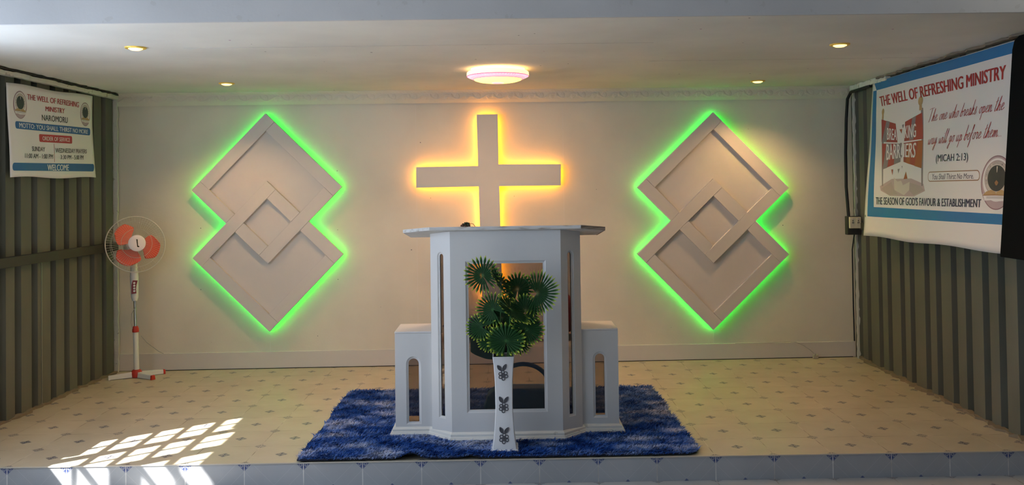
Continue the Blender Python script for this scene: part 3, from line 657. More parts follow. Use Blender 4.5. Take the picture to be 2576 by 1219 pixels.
iq = [(6.134, 1.5985), (5.4447, 1.5985), (5.4368, 1.5435), (6.1253, 1.5405)]
BR.poly('pill_fill', [BR.round_rect(iq, .025)], 'white', .0022)
RP = {'pole1': [(7.0005, 2.0358), (6.9531, 2.0314), (6.8712, 1.5063), (6.8912, 1.5064)], 'pole2': [(6.3138, 2.0696), (6.2775, 2.0645), (6.2062, 1.5055), (6.232, 1.5055)],
 'b1': [(6.9958, 2.0355), (6.7182, 1.9826), (6.6651, 1.836), (6.968, 1.856)], 'b2': [(6.9589, 1.8415), (6.6016, 1.8239), (6.5917, 1.6867), (6.9045, 1.6356)],
 'b3': [(6.554, 1.984), (6.2914, 2.032), (6.2559, 1.8404), (6.5531, 1.8391)], 'b4': [(6.5614, 1.8263), (6.2584, 1.8321), (6.2453, 1.6308), (6.5409, 1.6852)],
 's1': [(6.8965, 2.0186), (6.8288, 2.0062), (6.8709, 1.851), (6.9611, 1.8556)], 's3': [(6.439, 2.0057), (6.3829, 2.0158), (6.4065, 1.8443), (6.4744, 1.8436)],
 's4': [(6.3288, 1.8316), (6.2584, 1.8321), (6.2453, 1.6308), (6.36, 1.6502)], 's5': [(6.8688, 1.8371), (6.781, 1.8328), (6.8179, 1.6476), (6.9045, 1.6356)],
 's6': [(6.6953, 1.8285), (6.6016, 1.8239), (6.5917, 1.6867), (6.7033, 1.6701)], 's7': [(6.4917, 1.8272), (6.4235, 1.828), (6.4391, 1.6651), (6.4998, 1.6771)],
 'k1': [(6.6018, 1.9654), (6.5677, 1.9674), (6.5781, 1.9417), (6.5924, 1.9427)], 'k2': [(6.6421, 1.9327), (6.5973, 1.9341), (6.6023, 1.8991)], 'k3': [(6.6228, 1.8294), (6.5861, 1.8293), (6.5929, 1.7926), (6.6148, 1.8024)],
 'k4': [(6.7401, 1.6323), (6.7081, 1.6317), (6.7162, 1.587)], 'k5': [(6.631, 1.6328), (6.5944, 1.6356), (6.6136, 1.5988)], 'k6': [(6.522, 1.5556), (6.4907, 1.6143), (6.4593, 1.5602)], 'k7': [(6.5995, 1.7399), (6.5682, 1.7343), (6.5812, 1.7128)], 'k8': [(6.5667, 1.6552), (6.5525, 1.6549), (6.5574, 1.6331)],
 'g1': [(6.9034, 1.4834), (6.7258, 1.5376), (6.6755, 1.4838), (6.6072, 1.4442), (6.753, 1.434)], 'g2': [(6.4297, 1.5315), (6.2464, 1.5055), (6.1877, 1.4765), (6.3491, 1.4378), (6.4315, 1.4757)],
 'g3': [(6.6888, 1.5732), (6.6416, 1.5371), (6.5608, 1.5454), (6.5255, 1.5103), (6.4206, 1.5358), (6.4218, 1.4757), (6.5047, 1.4363), (6.5887, 1.4576), (6.6637, 1.4749)]}
BR.poly('ground_shadow', [[(6.93, 1.505), (6.72, 1.56), (6.40, 1.56), (6.20, 1.52), (6.17, 1.47), (6.34, 1.43), (6.74, 1.43), (6.91, 1.47)]], 'palemauve', .0010)
BR.poly('cracked_ground', [RP['g1'], RP['g2']], 'dusty', .0016)
BR.poly('rubble', [RP['g3'][:5]+RP['g3'][5:]], 'cream', .0022)
BR.poly('barrier_pole', [RP['pole1'], RP['pole2']], 'grey', .0014)
BR.poly('barrier_board', [RP['b1'], RP['b2'], RP['b3'], RP['b4']], 'brick', .0018, 'broken red and grey barrier board')
BR.poly('barrier_stripe', [RP['s1'], RP['s3'], RP['s6'], RP['s5']], 'grey', .0024)
BR.poly('barrier_stripe', [RP['s4'], RP['s7']], 'orange', .0024)
BR.poly('shard', [RP['k1'], RP['k3'], RP['k5'], RP['k7'], RP['k8']], 'grey', .0024)
BR.poly('shard', [RP['k2'], RP['k4'], RP['k6']], 'orange', .0024)
BR.poly('pole_knob', [BR.ell((6.9755, 2.0947), .024, .026), BR.ell((6.3191, 2.1179), .036, .034), [(6.99, 2.075), (6.96, 2.075), (6.955, 2.035), (6.99, 2.035)], [(6.335, 2.095), (6.30, 2.095), (6.29, 2.05), (6.335, 2.05)]], 'gold', .0026)
for tx, q in (('BREA', [(6.8768, 1.9618), (6.6903, 1.9358), (6.6783, 1.8545), (6.8624, 1.8671)]), ('KING', [(6.5556, 1.9534), (6.375, 1.9596), (6.3666, 1.8592), (6.5462, 1.8606)]),
              ('BARR', [(6.8681, 1.8325), (6.6115, 1.8217), (6.5962, 1.7177), (6.8424, 1.7076)]), ('IERS', [(6.5567, 1.8217), (6.3517, 1.8201), (6.3589, 1.7098), (6.546, 1.7204)])):
    BR.text(tx, q, 'white', .0032, .02, name='barrier_lettering')
BR.seal((5.2459, 1.524), .172, .163, -1, True)
# metal eyelet
mb = MB(); P = SR(7.185, 1.262, .001); mb.lathe([(.010, 0), (.010, .003), (.006, .004)], 20, Matrix.Translation(P) @ Matrix.Rotation(-pi/2, 4, 'Y')); mb.build('eyelet', 'chrome', b)

# tall black panel beside the banner
t_ = []
for (y, z) in [(5.118, 1.092), (5.112, 2.30), (5.095, 2.35), (5.05, 2.372), (4.30, 2.372), (4.30, 1.092)]: t_.append((y, z))
mb = MB(); mb.prism(t_, lambda y, z: SR(y, z, .055)+Vector((.0, 0, 0)), lambda y, z: SR(y, z, .012))
tag(mb.build('black_panel', 'black', bevel=.006, seg=3), 'tall black panel with a rounded top corner covering the right end of the banner', 'panel')

# socket, conduits, plug
t = thing('wall_socket', (3.02, 7.6, 1.09), 'cream double socket box mounted high in the right corner', 'socket')
mb = MB(); mb.box(2.958, 3.078, 7.60, 7.66, 1.085, 1.245); mb.build('back_box', 'purlin', t, bevel=.004)
mb = MB(); mb.box(2.970, 3.068, 7.575, 7.602, 1.142, 1.240); plabel(mb.build('face_plate', mat('cream_plate', (.72, .68, .50), .4), t, bevel=.004), 'cream face plate')
mb = MB()
for dx in (2.995, 3.042):
    mb.box(dx-.006, dx-.002, 7.572, 7.577, 1.185, 1.195); mb.box(dx+.004, dx+.008, 7.572, 7.577, 1.185, 1.195); mb.box(dx-.002, dx+.003, 7.572, 7.577, 1.203, 1.212)
mb.build('socket_hole', 'black', t)
mb = MB(); mb.box(2.985, 3.0, 7.571, 7.577, 1.218, 1.230); mb.box(3.035, 3.05, 7.571, 7.577, 1.218, 1.230); mb.build('switch', 'white', t)
mb = MB(); pth = [(2.965, 7.62, 1.10), (2.962, 7.64, 1.24)]
mb.tube([(2.985, 7.64, 1.24), (2.985, 7.68, 1.5), (2.998, 7.71, 1.8), (3.01, 7.71, 2.1), (3.02, 7.70, 2.27), (3.035, 7.66, 2.325), (3.05, 7.4, 2.335), (3.048, 7.27, 2.336)], .014, 8)
tag(mb.build('conduit', 'blackcable', smooth=True), 'thick black cable rising from the corner socket to the ceiling', 'cable')
mb = MB(); mb.tube([(3.04, 7.66, 1.09), (3.035, 7.7, .95), (3.04, 7.715, .5), (3.045, 7.72, .15)], .0065, 8)
tag(mb.build('cable', 'blackcable', smooth=True), 'thin black cable running down the right corner below the socket', 'cable')
t = thing('power_plug', (2.70, 7.735, 0), 'small beige plug lying on the floor at the right of the back baseboard', 'plug')
mb = MB(); mb.box(2.68, 2.725, 7.71, 7.745, .0, .036); mb.box(2.686, 2.70, 7.70, 7.712, .03, .052); mb.build('plug_body', mat('beige_plug', (.50, .45, .36), .6), t, bevel=.008)
mb = MB(); c_ = [(2.69, 7.73, .045), (2.66, 7.738, .075), (2.60, 7.742, .115), (2.54, 7.742, .142), (2.46, 7.738, .150), (2.38, 7.738, .145), (2.25, 7.735, .141), (2.0, 7.732, .141)]
mb.tube(c_, .0022, 6); mb.build('cord', 'greycable', t, smooth=True)

# ------------------------------------------------------------------ rug
RX0, RX1, RY0, RY1 = -1.195, 1.09, 5.022, 6.69
def rug_z(x, y):
    z = .010
    z += .034*math.exp(-((x+.555)/.055)**2-((y-5.02)/.05)**2)+.012*math.exp(-((x+.22)/.05)**2-((y-5.02)/.05)**2)
    return z
def rug_xy(u, v):
    x = RX0+(RX1-RX0)*u; y = RY0+(RY1-RY0)*v
    y += (-.012*(1-v))*(1-u)+.010*math.sin(u*7)*(1-v)*.4
    # rounded front right corner
    cx, cy_ = RX1-.09, RY0+.09
    if x > cx and y < cy_:
        d = math.hypot(x-cx, y-cy_)
        m_ = max(x-cx, cy_-y)
        if d > 1e-6: k_ = m_/d; x = cx+(x-cx)*k_; y = cy_+(y-cy_)*k_
    x += (.006*math.sin(v*11)+.003*math.sin(v*31))*(1 if u > .5 else -1)*abs(u-.5)*2
    return x, y
t = thing('shaggy_rug', (-.05, 5.85, 0), 'shaggy blue tie-dyed rug under the pulpit', 'rug')
mb = MB()
def rg(u, v): x, y = rug_xy(u, v); return (x, y, rug_z(x, y))
mb.grid(rg, 120, 60); mb.build('rug_backing', mat('rug_backing', (.006, .010, .03), .95), t, recalc=False, solid=-.007)
rm = mat('rug_pile', (.02, .06, .25), .85, spec=.15); n = NT(rm)
f1 = n.noise(1.0, 5, stretch=(3.2, 6, 0)); f2 = n.noise(1.0, 3, stretch=(18, 34, 0))
f = n.math('ADD', n.math('MULTIPLY', f1, .7), n.math('MULTIPLY', f2, .3))
n.link(n.ramp(f, [(.34, (.006, .03, .16)), (.44, (.016, .075, .33)), (.51, (.08, .17, .46)), (.585, (.28, .36, .60)), (.67, (.55, .58, .72))]), n.b.inputs['Base Color'])
NB = 95000
U = RNG.rand(NB); V = RNG.rand(NB)**1.25; vv = []; ff = []
fl_ = RNG.rand(NB, 6)
for i in range(NB):
    u, v = U[i], V[i]
    x, y = rug_xy(u, v); z = rug_z(x, y)
    cl = math.sin(x*23+3*math.sin(y*17))+math.sin(y*29+4*math.sin(x*13))                # clump direction
    a = cl*1.0+fl_[i, 0]*2.2-1.1
    L = .020+.028*fl_[i, 1]; lean = .55+.5*fl_[i, 2]
    if v < .012: L *= .6; a = -pi/2*.6+fl_[i, 0]; 
    dx, dy = math.cos(a)*lean, math.sin(a)*lean*.75; w = .0022+.0014*fl_[i, 3]
    px, py = -math.sin(a+fl_[i, 4]*3)*w, math.cos(a+fl_[i, 4]*3)*w
    m1 = (x+dx*L*.4, y+dy*L*.4, z+L*.55*(1-.3*lean)); m2 = (x+dx*L, y+dy*L, z+L*(.95-.55*lean))
    if y+dy*L < RY0-.012: continue
    if (abs(x+.003) < .685 and 5.50 < y < 5.79) or (abs(x+.003) < .43-.6*max(0, 5.46-y) and 5.365 < y < 5.6) or (abs(x+.022) < .07 and abs(y-5.165) < .07): continue
    o_ = len(vv); vv += [(x-px, y-py, z), (x+px, y+py, z), (m1[0]+px*.8, m1[1]+py*.8, m1[2]), (m1[0]-px*.8, m1[1]-py*.8, m1[2]), m2]
    ff += [(o_, o_+1, o_+2, o_+3), (o_+3, o_+2, o_+4)]
mb = MB(); mb.v = vv; mb.f = ff; mb.m = [0]*len(ff)
o = mb.build('rug_pile', rm, t, recalc=False, smooth='all'); o['kind'] = 'stuff'; plabel(o, 'long blue and pale blue pile')

# ------------------------------------------------------------------ pulpit
PX = -.003; PB = .012
t = thing('pulpit', (PX, 5.6, PB), 'white glass-fronted wooden pulpit with two low side wings', 'pulpit')
TOPM = .165; TZ = 1.303
def topz(y): return TZ-.022-TOPM*(y-5.30)
def panel(name, A, B, z0, z1f, hole, th=.02, rounded=False, matn='podium', lip=.011):
    """upright panel between plan points A and B (front face), with one opening (s0,s1,za,zb) along its length"""
    A = Vector(A); B = Vector(B); L = (B-A).length; e = (B-A)/L; nrm = Vector((e.y, -e.x))      # nrm points to the front
    def P(s, z, d): q = A+e*s-nrm*d; return (q.x, q.y, z)
    s0, s1, za, zb = hole
    r = (s1-s0)/2 if rounded else 0
    def ring(g):
        a0, a1, b0, b1 = s0-g, s1+g, za-g, zb+g; rr = r+g if rounded else 0
        if not rounded: return [(a0, b0), (a1, b0), (a1, b1), (a0, b1)]
        c = (a0+a1)/2; top = [(c+rr*math.cos(pi*i/12), b1-rr+rr*math.sin(pi*i/12)) for i in range(13)]
        return [(a0, b0), (a1, b0)]+top
    R0, R1, R2 = ring(lip*1.6), ring(lip), ring(0)
    zt = lambda s: z1f if not callable(z1f) else z1f((A+e*s).y)
    outer = []
    for (a, b_) in R0:
        pass
    k = len(R0); c = ((s0+s1)/2, (za+zb)/2)
    # project each ring vertex outwards to the rectangle outline
    rect_pts = []
    for (a, b_) in R0:
        if not rounded: rect_pts.append((0 if a < c[0] else L, z0 if b_ < c[1] else zt(0 if a < c[0] else L)))
        else: rect_pts.append(None)
    if rounded:
        rect_pts = [(0, z0), (L, z0)]
        for i in range(13):
            th_ = pi*i/12; sx = c[0]+(L-c[0])*max(-1, min(1, math.cos(th_)*1.6)) if math.cos(th_) > 0 else c[0]+c[0]*max(-1, math.cos(th_)*1.6)
            zz = zb+(zt(sx)-zb)*min(1, math.sin(th_)*1.6) if math.sin(th_) > 0 else zb
            if i in (3, 9): sx = L if i == 3 else 0; zz = zt(sx)
            rect_pts.append((sx, zz))
    mb = MB(); vs_ = []
    for pts, d in ((rect_pts, 0), (R0, 0), (R1, .004), (R1, .0065), (R2, .0085), (R2, th), (rect_pts, th)):
        vs_ += [P(a, b_, d) for a, b_ in pts]
    fs = []
    for q in range(7):
        q2 = (q+1) % 7
        for i in range(k): j = (i+1) % k; fs.append((q*k+i, q*k+j, q2*k+j, q2*k+i))
    mb.add(vs_, fs); o = mb.build(name, matn, t)
    return o, P, R2
def glass(P, R, d):
    mb = MB(); k = len(R); mb.add([P(a, b_, d) for a, b_ in R]+[P(a, b_, d+.004) for a, b_ in R], [tuple(range(k)), tuple(range(2*k-1, k-1, -1))]+[(i, k+i, k+(i+1) % k, (i+1) % k) for i in range(k)])
    mb.build('glass_pane', 'glass', t)
zb_ = .05
o, P, R = panel('front_panel', (PX-.335, 5.34), (PX+.335, 5.34), zb_, topz(5.34), (.109, .561, .197, 1.076)); glass(P, R, .014)
o, P, R = panel('angled_panel', (PX-.463, 5.45), (PX-.335, 5.34), zb_, topz, (.071, .103, .15, 1.135), rounded=True, lip=.008); glass(P, R, .014)
o, P, R = panel('angled_panel', (PX+.335, 5.34), (PX+.463, 5.45), zb_, topz, (.066, .098, .15, 1.135), rounded=True, lip=.008); glass(P, R, .014)
for sg in (-1, 1):
    mb = MB(); a = PX+sg*.463; b_ = PX+sg*.443
    mb.prism([(5.452, zb_), (5.80, zb_), (5.80, topz(5.80)+.02), (5.452, topz(5.452))], lambda y, z: Vector((a, y, z)), lambda y, z: Vector((b_, y, z))); mb.build('side_panel', 'podium', t, bevel=.002)
    # wing
    xa, xb = (PX-.692, PX-.465) if sg < 0 else (PX+.465, PX+.692)
    o, P, R = panel('wing_front', (xa, 5.48), (xb, 5.48), zb_, .640, ((.082, .146, .095, .484) if sg < 0 else (.083, .141, .118, .497)), rounded=True, lip=.009); glass(P, R, .014)
    xo = PX+sg*.692
    mb = MB(); mb.box(xo, xo-sg*.018, 5.5, 5.79, zb_, .640); mb.build('wing_side', 'podium', t, bevel=.002)
    mb = MB(); mb.box(xa-.002, xb+.0, 5.478, 5.795, .640, .652); mb.build('wing_top', 'podium', t, bevel=.004)
# moulded plinth
base = [(-.692, 5.80), (-.692, 5.48), (-.463, 5.48), (-.463, 5.45), (-.335, 5.34), (.335, 5.34), (.463, 5.45), (.463, 5.48), (.692, 5.48), (.692, 5.80)]
def off_poly(pts, d):
    out = []; P_ = [Vector(p) for p in pts]; k = len(P_)
    for i in range(k):
        if i in (0, k-1): 
            sx = -1 if i == 0 else 1; out.append((P_[i].x+sx*d, P_[i].y)); continue
        e0 = (P_[i]-P_[i-1]).normalized(); e1 = (P_[i+1]-P_[i]).normalized(); n0 = Vector((e0.y, -e0.x)); n1 = Vector((e1.y, -e1.x)); b_ = n0+n1
        v = P_[i]+b_*(d/(1+n0.dot(n1))); out.append((v.x, v.y))
    return out
base2 = [p for i, p in enumerate(base) if i not in (3, 6)]; base2[2] = (-.463-.012, 5.48); base2[5] = (.463+.012, 5.48)
mb = MB(); rings = [(.032, PB), (.032, .030), (.026, .034), (.026, .038), (.017, .041), (.017, .055), (.010, .060), (.004, .066), (-.004, .066)]
k = len(base2)
vs_ = []
for d, z in rings: vs_ += [(PX+x, y, z) for x, y in off_poly(base2, d)]
fs = [(q*k+i, q*k+i+1, (q+1)*k+i+1, (q+1)*k+i) for q in range(len(rings)-1) for i in range(k-1)]
mb.add(vs_, fs); mb.build('plinth', 'plinth', t, bevel=0)
mb = MB(); mb.prism([(PX+x, y) for x, y in base2], lambda x, y: (x, y, .05), lambda x, y: (x, y, PB)); mb.build('bottom_board', 'plinth', t)
# sloping top board: two tones, worn raw edge pieces at the sides
top = [(-.455, 5.292), (.455, 5.292), (.612, 5.40), (.590, 5.66), (-.607, 5.66), (-.625, 5.40)]
mb = MB(); mb.prism([(PX+x, y) for x, y in top], lambda x, y: (x, y, TZ-TOPM*(y-5.30)), lambda x, y: (x, y, TZ-.021-TOPM*(y-5.30)))
plabel(mb.build('reading_top', 'rawwood', t, bevel=.003), 'sloping white top board with worn edges')
mb = MB(); mb.prism([(PX+.457, 5.2905), (PX+.6145, 5.399), (PX+.592, 5.665), (PX+.585, 5.66), (PX+.606, 5.402), (PX+.456, 5.297)], lambda x, y: (x, y, TZ-.0005-TOPM*(y-5.30)), lambda x, y: (x, y, TZ-.0215-TOPM*(y-5.30)))
plabel(mb.build('raw_edge', woodm, t), 'bare brown wood edge at the right end')
mb = MB(); mb.box(PX-.444, PX+.444, 5.48, 5.78, .578, .592); mb.build('inner_shelf', 'podium', t)

# things kept inside the pulpit
def lump(name, cx, cy_, cz, sx, sy, sz, matn, label, cat, seed, amp=.18, group=None):
    bm = bmesh.new(); bmesh.ops.create_icosphere(bm, subdivisions=4, radius=1)
    rr = random.Random(seed); ph = [rr.uniform(0, 6) for _ in range(6)]
    for v in bm.verts:
        x, y, z = v.co; e = 4.0
        k_ = (abs(x)**e+abs(y)**e+abs(z)**e)**(-1/e)
        k_ *= 1+amp*(.3*math.sin(5*x+ph[0])*math.sin(4*y+ph[1])+.25*math.sin(9*x+6*z+ph[2])+.15*math.sin(13*y+ph[3]))
        v.co = (x*k_*sx, y*k_*sy, (z*k_)*sz)
    zmin = min(v.co.z for v in bm.verts)
    for v in bm.verts: v.co += Vector((cx, cy_, cz-zmin))
    me = bpy.data.meshes.new(name); bm.to_mesh(me); bm.free(); me.materials.append(M[matn]); me.polygons.foreach_set('use_smooth', [True]*len(me.polygons))
    o = bpy.data.objects.new(name, me); COL.objects.link(o); return tag(o, label, cat, group)
lump('folded_cloth', -.09, 5.62, .594, .295, .11, .052, 'navycloth', 'navy folded cloth on the shelf inside the pulpit', 'cloth', 3)
lump('folded_cloth', .335, 5.62, .594, .078, .11, .125, 'redcloth', 'red cloth on the shelf inside the pulpit, seen through the right slit', 'cloth', 5)
# green cloth with pointed corners hanging in front of the shelf
mb = MB()
def dc(u, v):
    x = -.225+.27*u; drop = .075+.05*abs(math.sin(u*pi*1.0))**.8+.06*max(0, 1-abs(u-.62)/.12)
    return (x, 5.470-.004*math.sin(u*20), .600-drop*v)
mb.grid(dc, 40, 8); tag(mb.build('green_cloth', 'tealcloth', recalc=False, solid=.003), 'dark green cloth with a pointed hem draped over the pulpit shelf', 'cloth')
# dark blue bag with arched handle
bt = thing('bag', (.11, 5.62, .05), 'dark blue bag with an arched handle behind the pulpit glass', 'bag')
mb = MB(); prof2 = []
pts = [(-.145, .052), (.315, .052), (.335, .12), (.32, .255), (.26, .268), (.0, .270), (-.08, .262), (-.125, .225), (-.15, .15)]
mb.prism(pts, lambda x, z: Vector((x, 5.56, z)), lambda x, z: Vector((x, 5.72, z))); mb.build('bag_body', 'bag', bt, bevel=.02, seg=3)
mb = MB(); hp = [(.02+.17*math.cos(a)+.08, 5.60, .262+.155*math.sin(a)) for a in [pi*i/18 for i in range(19)]]
mb.tube(hp, .014, 8); mb.build('handle', 'bag', bt, smooth=True)
# little beaded trinket on the reading top
bt = thing('beaded_trinket', (PX-.235, 5.33, 1.30), 'small dark beaded trinket lying on the pulpit top left of the cross', 'trinket')
mb = MB(); mk = mat('dark_bead', (.03, .04, .015), .4); mr = mat('brown_bead', (.10, .035, .02), .4)
for mi, (mm_, pts) in enumerate(((mk, [(-.010, 0, .012), (.002, .004, .014), (.013, -.003, .013), (.006, .004, .024), (-.005, -.003, .023), (.017, .003, .021)]), (mr, [(-.026, 0, .009), (-.018, .004, .017), (-.020, -.005, .008), (-.002, -.006, .007), (.010, .006, .007), (.020, 0, .008)]))):
    mb = MB()
    for (x, y, z) in pts:
        mb.lathe([(.0001, -.0075), (.0045, -.006), (.0072, -.002), (.0072, .002), (.0045, .006), (.0001, .0075)], 10, Matrix.Translation((PX-.235+x, 5.32+y, topz(5.32)+.0215+z)))
    mb.build('beads', mm_, bt, smooth='all')
mb = MB(); z_ = topz(5.32)+.0215; mb.tube([(PX-.235+.02, 5.32, z_+.012), (PX-.205, 5.32, z_+.022), (PX-.192, 5.32, z_+.020), (PX-.183, 5.32, z_+.008), (PX-.180, 5.32, z_+.002)], .0018, 6); mb.build('wire_loop', mr, bt)

# ------------------------------------------------------------------ vase and palm
VX, VY, VZ = -.022, 5.165, .014
t = thing('tall_vase', (VX, VY, 0), 'tall square white vase with grape motifs in front of the pulpit', 'vase')
def hw(z):          # half width of the square section
    pts = [(0, .080), (.012, .080), (.016, .070), (.10, .0585), (.25, .0500), (.40, .0515), (.50, .058), (.545, .0635)]
    return float(np.interp(z, [p[0] for p in pts], [p[1] for p in pts]))
zs = [0, .012, .016]+[.016+(.545-.016)*i/24 for i in range(1, 25)]
def sq(h_, z, n_=4, r=.006):
    out = []
    for cx, cy_, a0 in ((1, 1, 0), (-1, 1, pi/2), (-1, -1, pi), (1, -1, 1.5*pi)):
        for i in range(n_+1):
            a = a0+pi/2*i/n_; out.append((VX+cx*(h_-r)+r*math.cos(a), VY+cy_*(h_-r)+r*math.sin(a), VZ+z))
    return out
mb = MB(); rings = [sq(hw(z), z) for z in zs]+[sq(hw(.545)-.007, .545)]; k = 20
mb.add([p for r_ in rings for p in r_], [(q*k+i, q*k+(i+1) % k, (q+1)*k+(i+1) % k, (q+1)*k+i) for q in range(len(rings)-1) for i in range(k)]+[tuple(range(k))])
mb.build('vase_body', 'vase', t, smooth=True)
mb = MB(); rings = [sq(hw(z)-.007, z) for z in (.545, .50, .44)]
mb.add([p for r_ in rings for p in r_], [(q*k+i, q*k+(i+1) % k, (q+1)*k+(i+1) % k, (q+1)*k+i) for q in range(2) for i in range(k)]+[tuple(2*k+i for i in range(k))])
mb.build('vase_inside', 'vasein', t, recalc=False)
def motif(cz, dx, rot):
    mb = MB()
    def F(x, z, d): 
        x *= 1.5; z *= 1.5; c_, s_ = math.cos(rot), math.sin(rot); x2 = x*c_-z*s_+dx; z2 = x*s_+z*c_+cz; return (VX+x2, VY-hw(z2)-d, VZ+z2)
    def ring(cx, cz_, ro, ri, d=.003):
        n_ = 16; A = [(cx+ro*math.cos(2*pi*i/n_), cz_+ro*math.sin(2*pi*i/n_)) for i in range(n_)]; B = [(cx+ri*math.cos(2*pi*i/n_), cz_+ri*math.sin(2*pi*i/n_)) for i in range(n_)]
        mb.add([F(x, z, 0) for x, z in A]+[F(x, z, d) for x, z in A]+[F(x, z, d) for x, z in B]+[F(x, z, 0) for x, z in B], [(q*n_+i, q*n_+(i+1) % n_, (q+1)*n_+(i+1) % n_, (q+1)*n_+i) for q in range(3) for i in range(n_)])
    for (x, z) in ((-.0105, .000), (.0105, .000), (-.0115, -.0125), (.0115, -.0125), (-.001, -.0205), (0, .006)): ring(x, z, .0072, .0040)
    ring(0, -.008, .0072, .0012, .0045)
    for sg in (-1, 1):                                   # two leaves
        L_ = []; 
        for i in range(13):
            u = i/12; w = .0075*math.sin(pi*min(1, u*1.02))**.75
            L_.append((u, w))
        a = math.radians(90-sg*32); ex, ez = math.cos(a), math.sin(a)
        outl = [(sg*.002+ex*u*.030-ez*w, .010+ez*u*.030+ex*w) for u, w in L_]+[(sg*.002+ex*u*.030+ez*w, .010+ez*u*.030-ex*w) for u, w in L_[::-1]]
        k_ = len(outl); inn = [(sg*.002+ex*.015+(x-sg*.002-ex*.015)*.68, .010+ez*.015+(z-.010-ez*.015)*.68) for x, z in outl]
        mb.add([F(x, z, 0) for x, z in outl]+[F(x, z, .003) for x, z in outl]+[F(x, z, .0016) for x, z in inn], [(q*k_+i, q*k_+(i+1) % k_, (q+1)*k_+(i+1) % k_, (q+1)*k_+i) for q in range(2) for i in range(k_)]+[tuple(2*k_+i for i in range(k_))])
        mb.tube([F(sg*.002, .010, .0025), F(sg*.002+ex*.027, .010+ez*.027, .0025)], .0009, 5)
        for u in (.3, .55, .75):
            for s2 in (-1, 1):
                mb.tube([F(sg*.002+ex*u*.03, .010+ez*u*.03, .0022), F(sg*.002+ex*(u+.14)*.03-ez*s2*.0045, .010+ez*(u+.14)*.03+ex*s2*.0045, .0022)], .0007, 4)
    plabel(mb.build('grape_motif', 'pewter', t), 'grey raised grapes with two leaves')
motif(.448, -.004, .12); motif(.262, -.002, -.02); motif(.088, -.002, -.03)

lm = mat('palm_leaf', (.02, .09, .02), .62, spec=.2); n = NT(lm)
at = n.n('ShaderNodeAttribute'); at.attribute_name = 'rad'
ar = n.n('ShaderNodeAttribute'); ar.attribute_name = 'rib'
rr_ = n.math('ADD', at.outputs['Fac'], n.math('MULTIPLY', n.math('SUBTRACT', n.noise(70, 2), .5), .14))
base_ = n.ramp(rr_, [(0, (.04, .17, .045)), (.10, (.007, .035, .010)), (.74, (.010, .050, .012)), (.85, (.09, .19, .025)), (.93, (.50, .56, .07))])
n.link(n.mix(n.math('MULTIPLY', n.math('LESS_THAN', ar.outputs['Fac'], .10), .6), base_, (.05, .16, .045)), n.b.inputs['Base Color'])
pt = thing('artificial_palm', (VX, VY, .42), 'artificial fan palm with yellow-tipped green leaves standing in the white vase', 'plant')
def leaf(hub, normal, upd, R, cover=345, nseg=25, fused=.52, cup=.12, seed=0):
    rr = random.Random(seed); nrm = Vector(normal).normalized(); u_ = Vector(upd); u_ = (u_-nrm*u_.dot(nrm)).normalized(); s_ = u_.cross(nrm); hub = Vector(hub)
    mb = MB(); rad = []; rib = []
    def P(a, r, h): return hub+(u_*math.cos(a)+s_*math.sin(a))*r*R+nrm*(h*R)
    for i in range(nseg):
        a = math.radians(-cover/2+cover*(i+.5)/nseg); w = math.radians(cover/nseg)/2
        L = 1-.14*(abs(a)/pi)**2+rr.uniform(-.05, .05); dr = rr.uniform(-.04, .04); aj = rr.uniform(-.03, .03)
        bend = lambda r: cup*r*r+dr*r*r
        pl = .03; V = [(a, .015, 0, 0, 0)]
        for r, ww, j in ((fused*.5, 1, 0), (fused, 1, 0), (fused+(1-fused)*.18, .66, .3), (fused+(1-fused)*.58, .66, .7), (fused+(1-fused)*.82, .36, .9)):
            r_ = r*(1 if r <= fused else L)
            V += [(a-w*ww+aj*j, r_, bend(r)-pl*ww*r, r_/L, 1), (a+aj*j, r_, bend(r)+pl*.6*r, r_/L, 0), (a+w*ww+aj*j, r_, bend(r)-pl*ww*r, r_/L, 1)]
        V.append((a+aj, L, bend(1)-.02, 1, .5))
        F = [(0, 2, 1), (0, 3, 2)]
        for k_ in range(4): o_ = 1+3*k_; F += [(o_, o_+1, o_+4, o_+3), (o_+1, o_+2, o_+5, o_+4)]
        F += [(13, 14, 16), (14, 15, 16)]
        mb.add([P(*v[:3]) for v in V], F); rad += [v[3] for v in V]; rib += [v[4] for v in V]
    o = mb.build('leaf', lm, pt, recalc=False)
    for nm_, dt in (('rad', rad), ('rib', rib)):
        at_ = o.data.attributes.new(nm_, 'FLOAT', 'POINT'); at_.data.foreach_set('value', dt)
    return o
def yy(px, py, Y):                                   # where the ray through a photo point meets the depth Y (used to lay out the leaves)
    d = fw+r2*(px-1288)/F_PX-u2*(py-CY)/F_PX; k_ = Y/d.y; return Vector((d.x*k_, Y, ZC+d.z*k_))
